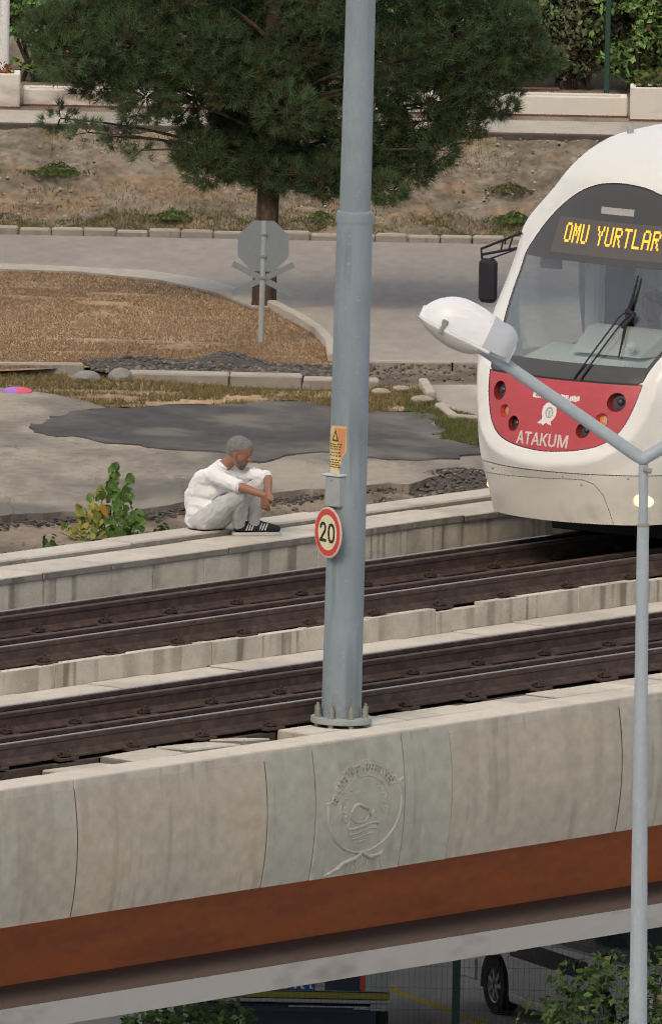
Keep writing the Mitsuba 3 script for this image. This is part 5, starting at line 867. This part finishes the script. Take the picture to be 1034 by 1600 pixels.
# small litter
ld = np.linspace(0, 1, 9)[:, None]; dk_ = thing('plastic_disc', 'pink and purple plastic disc lying on the grass at the left edge', 'disc')
dm = lathe([(0, .012), (.07, .011), (.12, .007), (.138, .0), (.142, -.012), (.136, -.012)], 40); P = dm.vertices; fcx = dm.triangles_center
q = A([-2.98, 209.9, zg(209.9) + .035]); tl = trimesh.transformations.rotation_matrix(.10, [1, 0, 0])[:3, :3]
for nm, sel, mt in (('half', fcx[:, 0] > .0, 'disc_pink'), ('half', fcx[:, 0] <= .0, 'disc_purple')):
    mm = trimesh.Trimesh(P @ tl.T + q, dm.faces[sel], process=True); part(dk_, nm, mm, mt, smooth=40)
single('post', cbox(-3.24, -3.165, 210.0, 210.07, zg(210) - .1, zg(210) + .33, .008), 'fence_green', 'dark green post stub at the left edge beside the plastic disc', 'post')
# ------------------------------------------------------------------ the street under the bridge
struct('road_line', trimesh.Trimesh([[-.35, 214.5, -6.494], [-.27, 214.6, -6.494], [3.45, 205.2, -6.494], [3.37, 205.1, -6.494]], [[0, 1, 2], [0, 2, 3]]), 'line_yellow')
car = thing('parked_car', 'grey car with a silver sill parked under the bridge', 'car')
cd = unit([.40, -.916, 0]); cn = unit([-.916, -.40, 0]); cw0 = A([1.66, 210.6, -6.5])            # ground under the visible wheel
def cf(m, off=(0, 0, 0)): v = m.vertices; m = m.copy(); m.vertices = cw0 + v[:, :1] * cd + v[:, 1:2] * cn + v[:, 2:3] * Z; m.fix_normals(); return m
def side_prism(pts, w, y0=-1.62): g = Polygon(pts); m = trimesh.creation.extrude_polygon(g, w, engine='earcut'); v = m.vertices; m.vertices = np.c_[v[:, 0], v[:, 2] + y0, v[:, 1]]; return m
arch = lambda x: Point(x, .28).buffer(.33)
low = Polygon([(-.72, .22), (-.78, .45), (-.72, .72), (-.5, .80), (3.0, .86), (3.35, .82), (3.4, .4), (3.3, .2)]).difference(unary_union([arch(0), arch(2.5)]))
part(car, 'body', cf(side_prism(list(low.exterior.coords), 1.62, -1.60)), 'car_grey'); part(car, 'cabin', cf(side_prism([(-.35, .80), (.35, 1.42), (2.3, 1.48), (3.05, .86)], 1.44, -1.51)), 'car_glass'); part(car, 'roof', cf(side_prism([(.33, 1.40), (.36, 1.45), (2.28, 1.51), (2.33, 1.46)], 1.46, -1.52)), 'car_grey')
part(car, 'sill', cf(cbox(.36, 2.14, -.02, .035, .16, .25, .02)), 'car_silver'); part(car, 'door', cf(cbox(.42, 1.5, .012, .03, .28, .60, .01)), 'car_silver'); part(car, 'door', cf(cbox(1.515, 2.12, .012, .03, .28, .60, .01)), 'car_silver'); part(car, 'side_strip', cf(cbox(.36, 2.14, .01, .034, .605, .78, .01)), 'black_plastic'); part(car, 'bumper', cf(cbox(-.8, -.38, -1.5, .04, .24, .5, .04)), 'car_grey')
for x in (0, 2.5):
    for y in (-.06, -1.52):
        wm = lathe([(.165, -.09), (.25, -.09), (.272, -.06), (.272, .06), (.25, .09), (.165, .09)], 36); v = wm.vertices; wm.vertices = np.c_[v[:, 0] + x, v[:, 2] + y, v[:, 1] + .272]; h = part(car, 'wheel', cf(wm), 'tyre', smooth=40)
        rm = [lathe([(0, .05), (.05, .06), (.06, .05), (.12, .03), (.15, .07), (.168, .08)], 36)] + [cbox(.04, .15, -.02, .02, .05, .075, .008) for _ in range(1)]
        sp = [trimesh.Trimesh(cbox(.04, .155, -.022, .022, .05, .085, .008).vertices @ rotz(2 * np.pi * i / 7).T, cbox(.04, .155, -.022, .022, .05, .085, .008).faces) for i in range(7)]; rm = cat_([rm[0]] + sp); v = rm.vertices; rm.vertices = np.c_[v[:, 0] + x, v[:, 2] * (1 if y > -1 else -1) + y, v[:, 1] + .272]; k = numbered(h + '__rim'); scene[k] = mikit.ply(cf(rm), 'rim', smooth=40)
tk = thing('truck', 'rear of a dark blue truck with a yellow striped tailboard under the bridge', 'truck'); ty = 204.0
def tb(nm, x0, x1, z0, z1, m, y0=0, d=.05, c=.008, lb=None): return part(tk, nm, cbox(x0, x1, ty - y0 - d, ty - y0, z0, z1, c), m, label=lb)
tb('tailboard', -1.3, .63, -5.380, -4.550, 'truck_pale'); tb('stripe', -1.3, .632, -5.450, -5.390, 'truck_yellow', .01); tb('rail', -1.0, .625, -5.490, -5.455, 'truck_pale', .02)
n_ = tb('number_plate', -.40, -.06, -5.375, -5.295, 'plate_blue', .05, .01); 
for i, x in enumerate((-.33, -.25, -.19, -.11)): k = numbered(n_ + '__mark'); scene[k] = mikit.ply(cat_([cbox(x, x + .018, ty - .064, ty - .0605, -5.360, -5.315, .001)] + ([cbox(x - .012, x + .03, ty - .064, ty - .0605, -5.320, -5.308, .001)] if i in (0, 1) else [cbox(x, x + .035, ty - .064, ty - .0605, -5.360, -5.348, .001)])), 'decal_white')
pb = tb('hazard_panel', .03, .395, -5.372, -5.170, 'truck_blue', .05, .012); tb('hazard_edge', .355, .40, -5.368, -5.170, 'sign_red', .063, .004)
tb('chassis', -1.2, .5, -5.900, -5.510, 'truck_blue', -.3, .3); tb('bumper_bar', -.8, .3, -5.570, -5.525, 'truck_blue', .1, .06); tb('bumper_bar', -.3, .45, -5.550, -5.520, 'lamp_grey', .02, .02); tb('lamp', .45, .60, -5.550, -5.490, 'steel_grey', .05, .05); tb('mudflap', .35, .62, -6.2, -5.570, 'black_rubber', -.1, .02)
part(tk, 'load_bed', cbox(-1.3, .63, ty + .01, ty + 5, -5.470, -5.250, .02), 'truck_pale'); part(tk, 'cab', cbox(-1.3, .6, ty + 5.1, ty + 6.6, -5.950, -3.9, .1), 'truck_blue')
for x in (-1.1, .35):
    for y in (1.0, 5.6): wm = lathe([(0, -.1), (.4, -.1), (.42, -.07), (.42, .07), (.4, .1), (0, .1)], 28); v = wm.vertices; part(tk, 'wheel', trimesh.Trimesh(np.c_[v[:, 2] + x, v[:, 0] + ty + y, v[:, 1] - 6.08], wm.faces), 'tyre', smooth=40)
fk = thing('mesh_fence', 'green wire mesh fence with a green post in front of the car under the bridge', 'fence')
for x in (-1.3, 1.232, 3.75): part(fk, 'post', cbox(x - .037, x + .037, 202.97, 203.04, -6.5, -4.4, .006), 'fence_green')
wires = [cbox(x - .0013, x + .0013, 203.0, 203.0026, -6.4, -4.45, .0005) for x in np.arange(-1.25, 3.7, .05)] + [cbox(-1.25, 3.7, 203.005, 203.01, z_ - .0014, z_ + .0014, .0005) for z_ in np.arange(-6.4, -4.4, .2)]
part(fk, 'wire_mesh', cat_(wires), 'fence_green', stuff=True)
def bush(label, name, C, R, n, size, base, seed, alt=(.16, .15, .06), cat='shrub', hole=.42):
    k = thing(name, label, cat); r2 = np.random.default_rng(seed); d = r2.normal(0, 1, (n, 3)); d /= np.linalg.norm(d, axis=1, keepdims=True); f = r2.uniform(.15, 1, (n, 1)) ** .4; P = d * f * A(R) + C; P = P[meshkit.fbm(P * 4, 3, seed) > hole]
    greens(k, 'crown', P, (P - A(C)) + [0, -.1, .3], size, base, .4, seed, alt, .12, 1.5, .7); sb = []
    for j in range(12): e = A(C) + d[j * 3] * A(R) * .8; sb.append(tube([A([C[0], C[1], -6.5]), A(C) - [0, 0, R[2] * .5], e], [.05, .03, .006], 6))
    part(k, 'branches', cat_(sb), 'bark')
bush('leafy green tree top rising below the bridge at the lower right', 'small_tree', [2.55, 181.0, -2.66], [1.05, .9, .95], 6000, .05, (.07, .11, .04), 101, cat='tree', hole=.50)
bush('dark green bush with pale flowers under the bridge at lower left', 'bush', [-1.15, 195.0, -4.95], [.82, .8, .86], 4200, .06, (.14, .22, .08), 102, (.35, .36, .25))
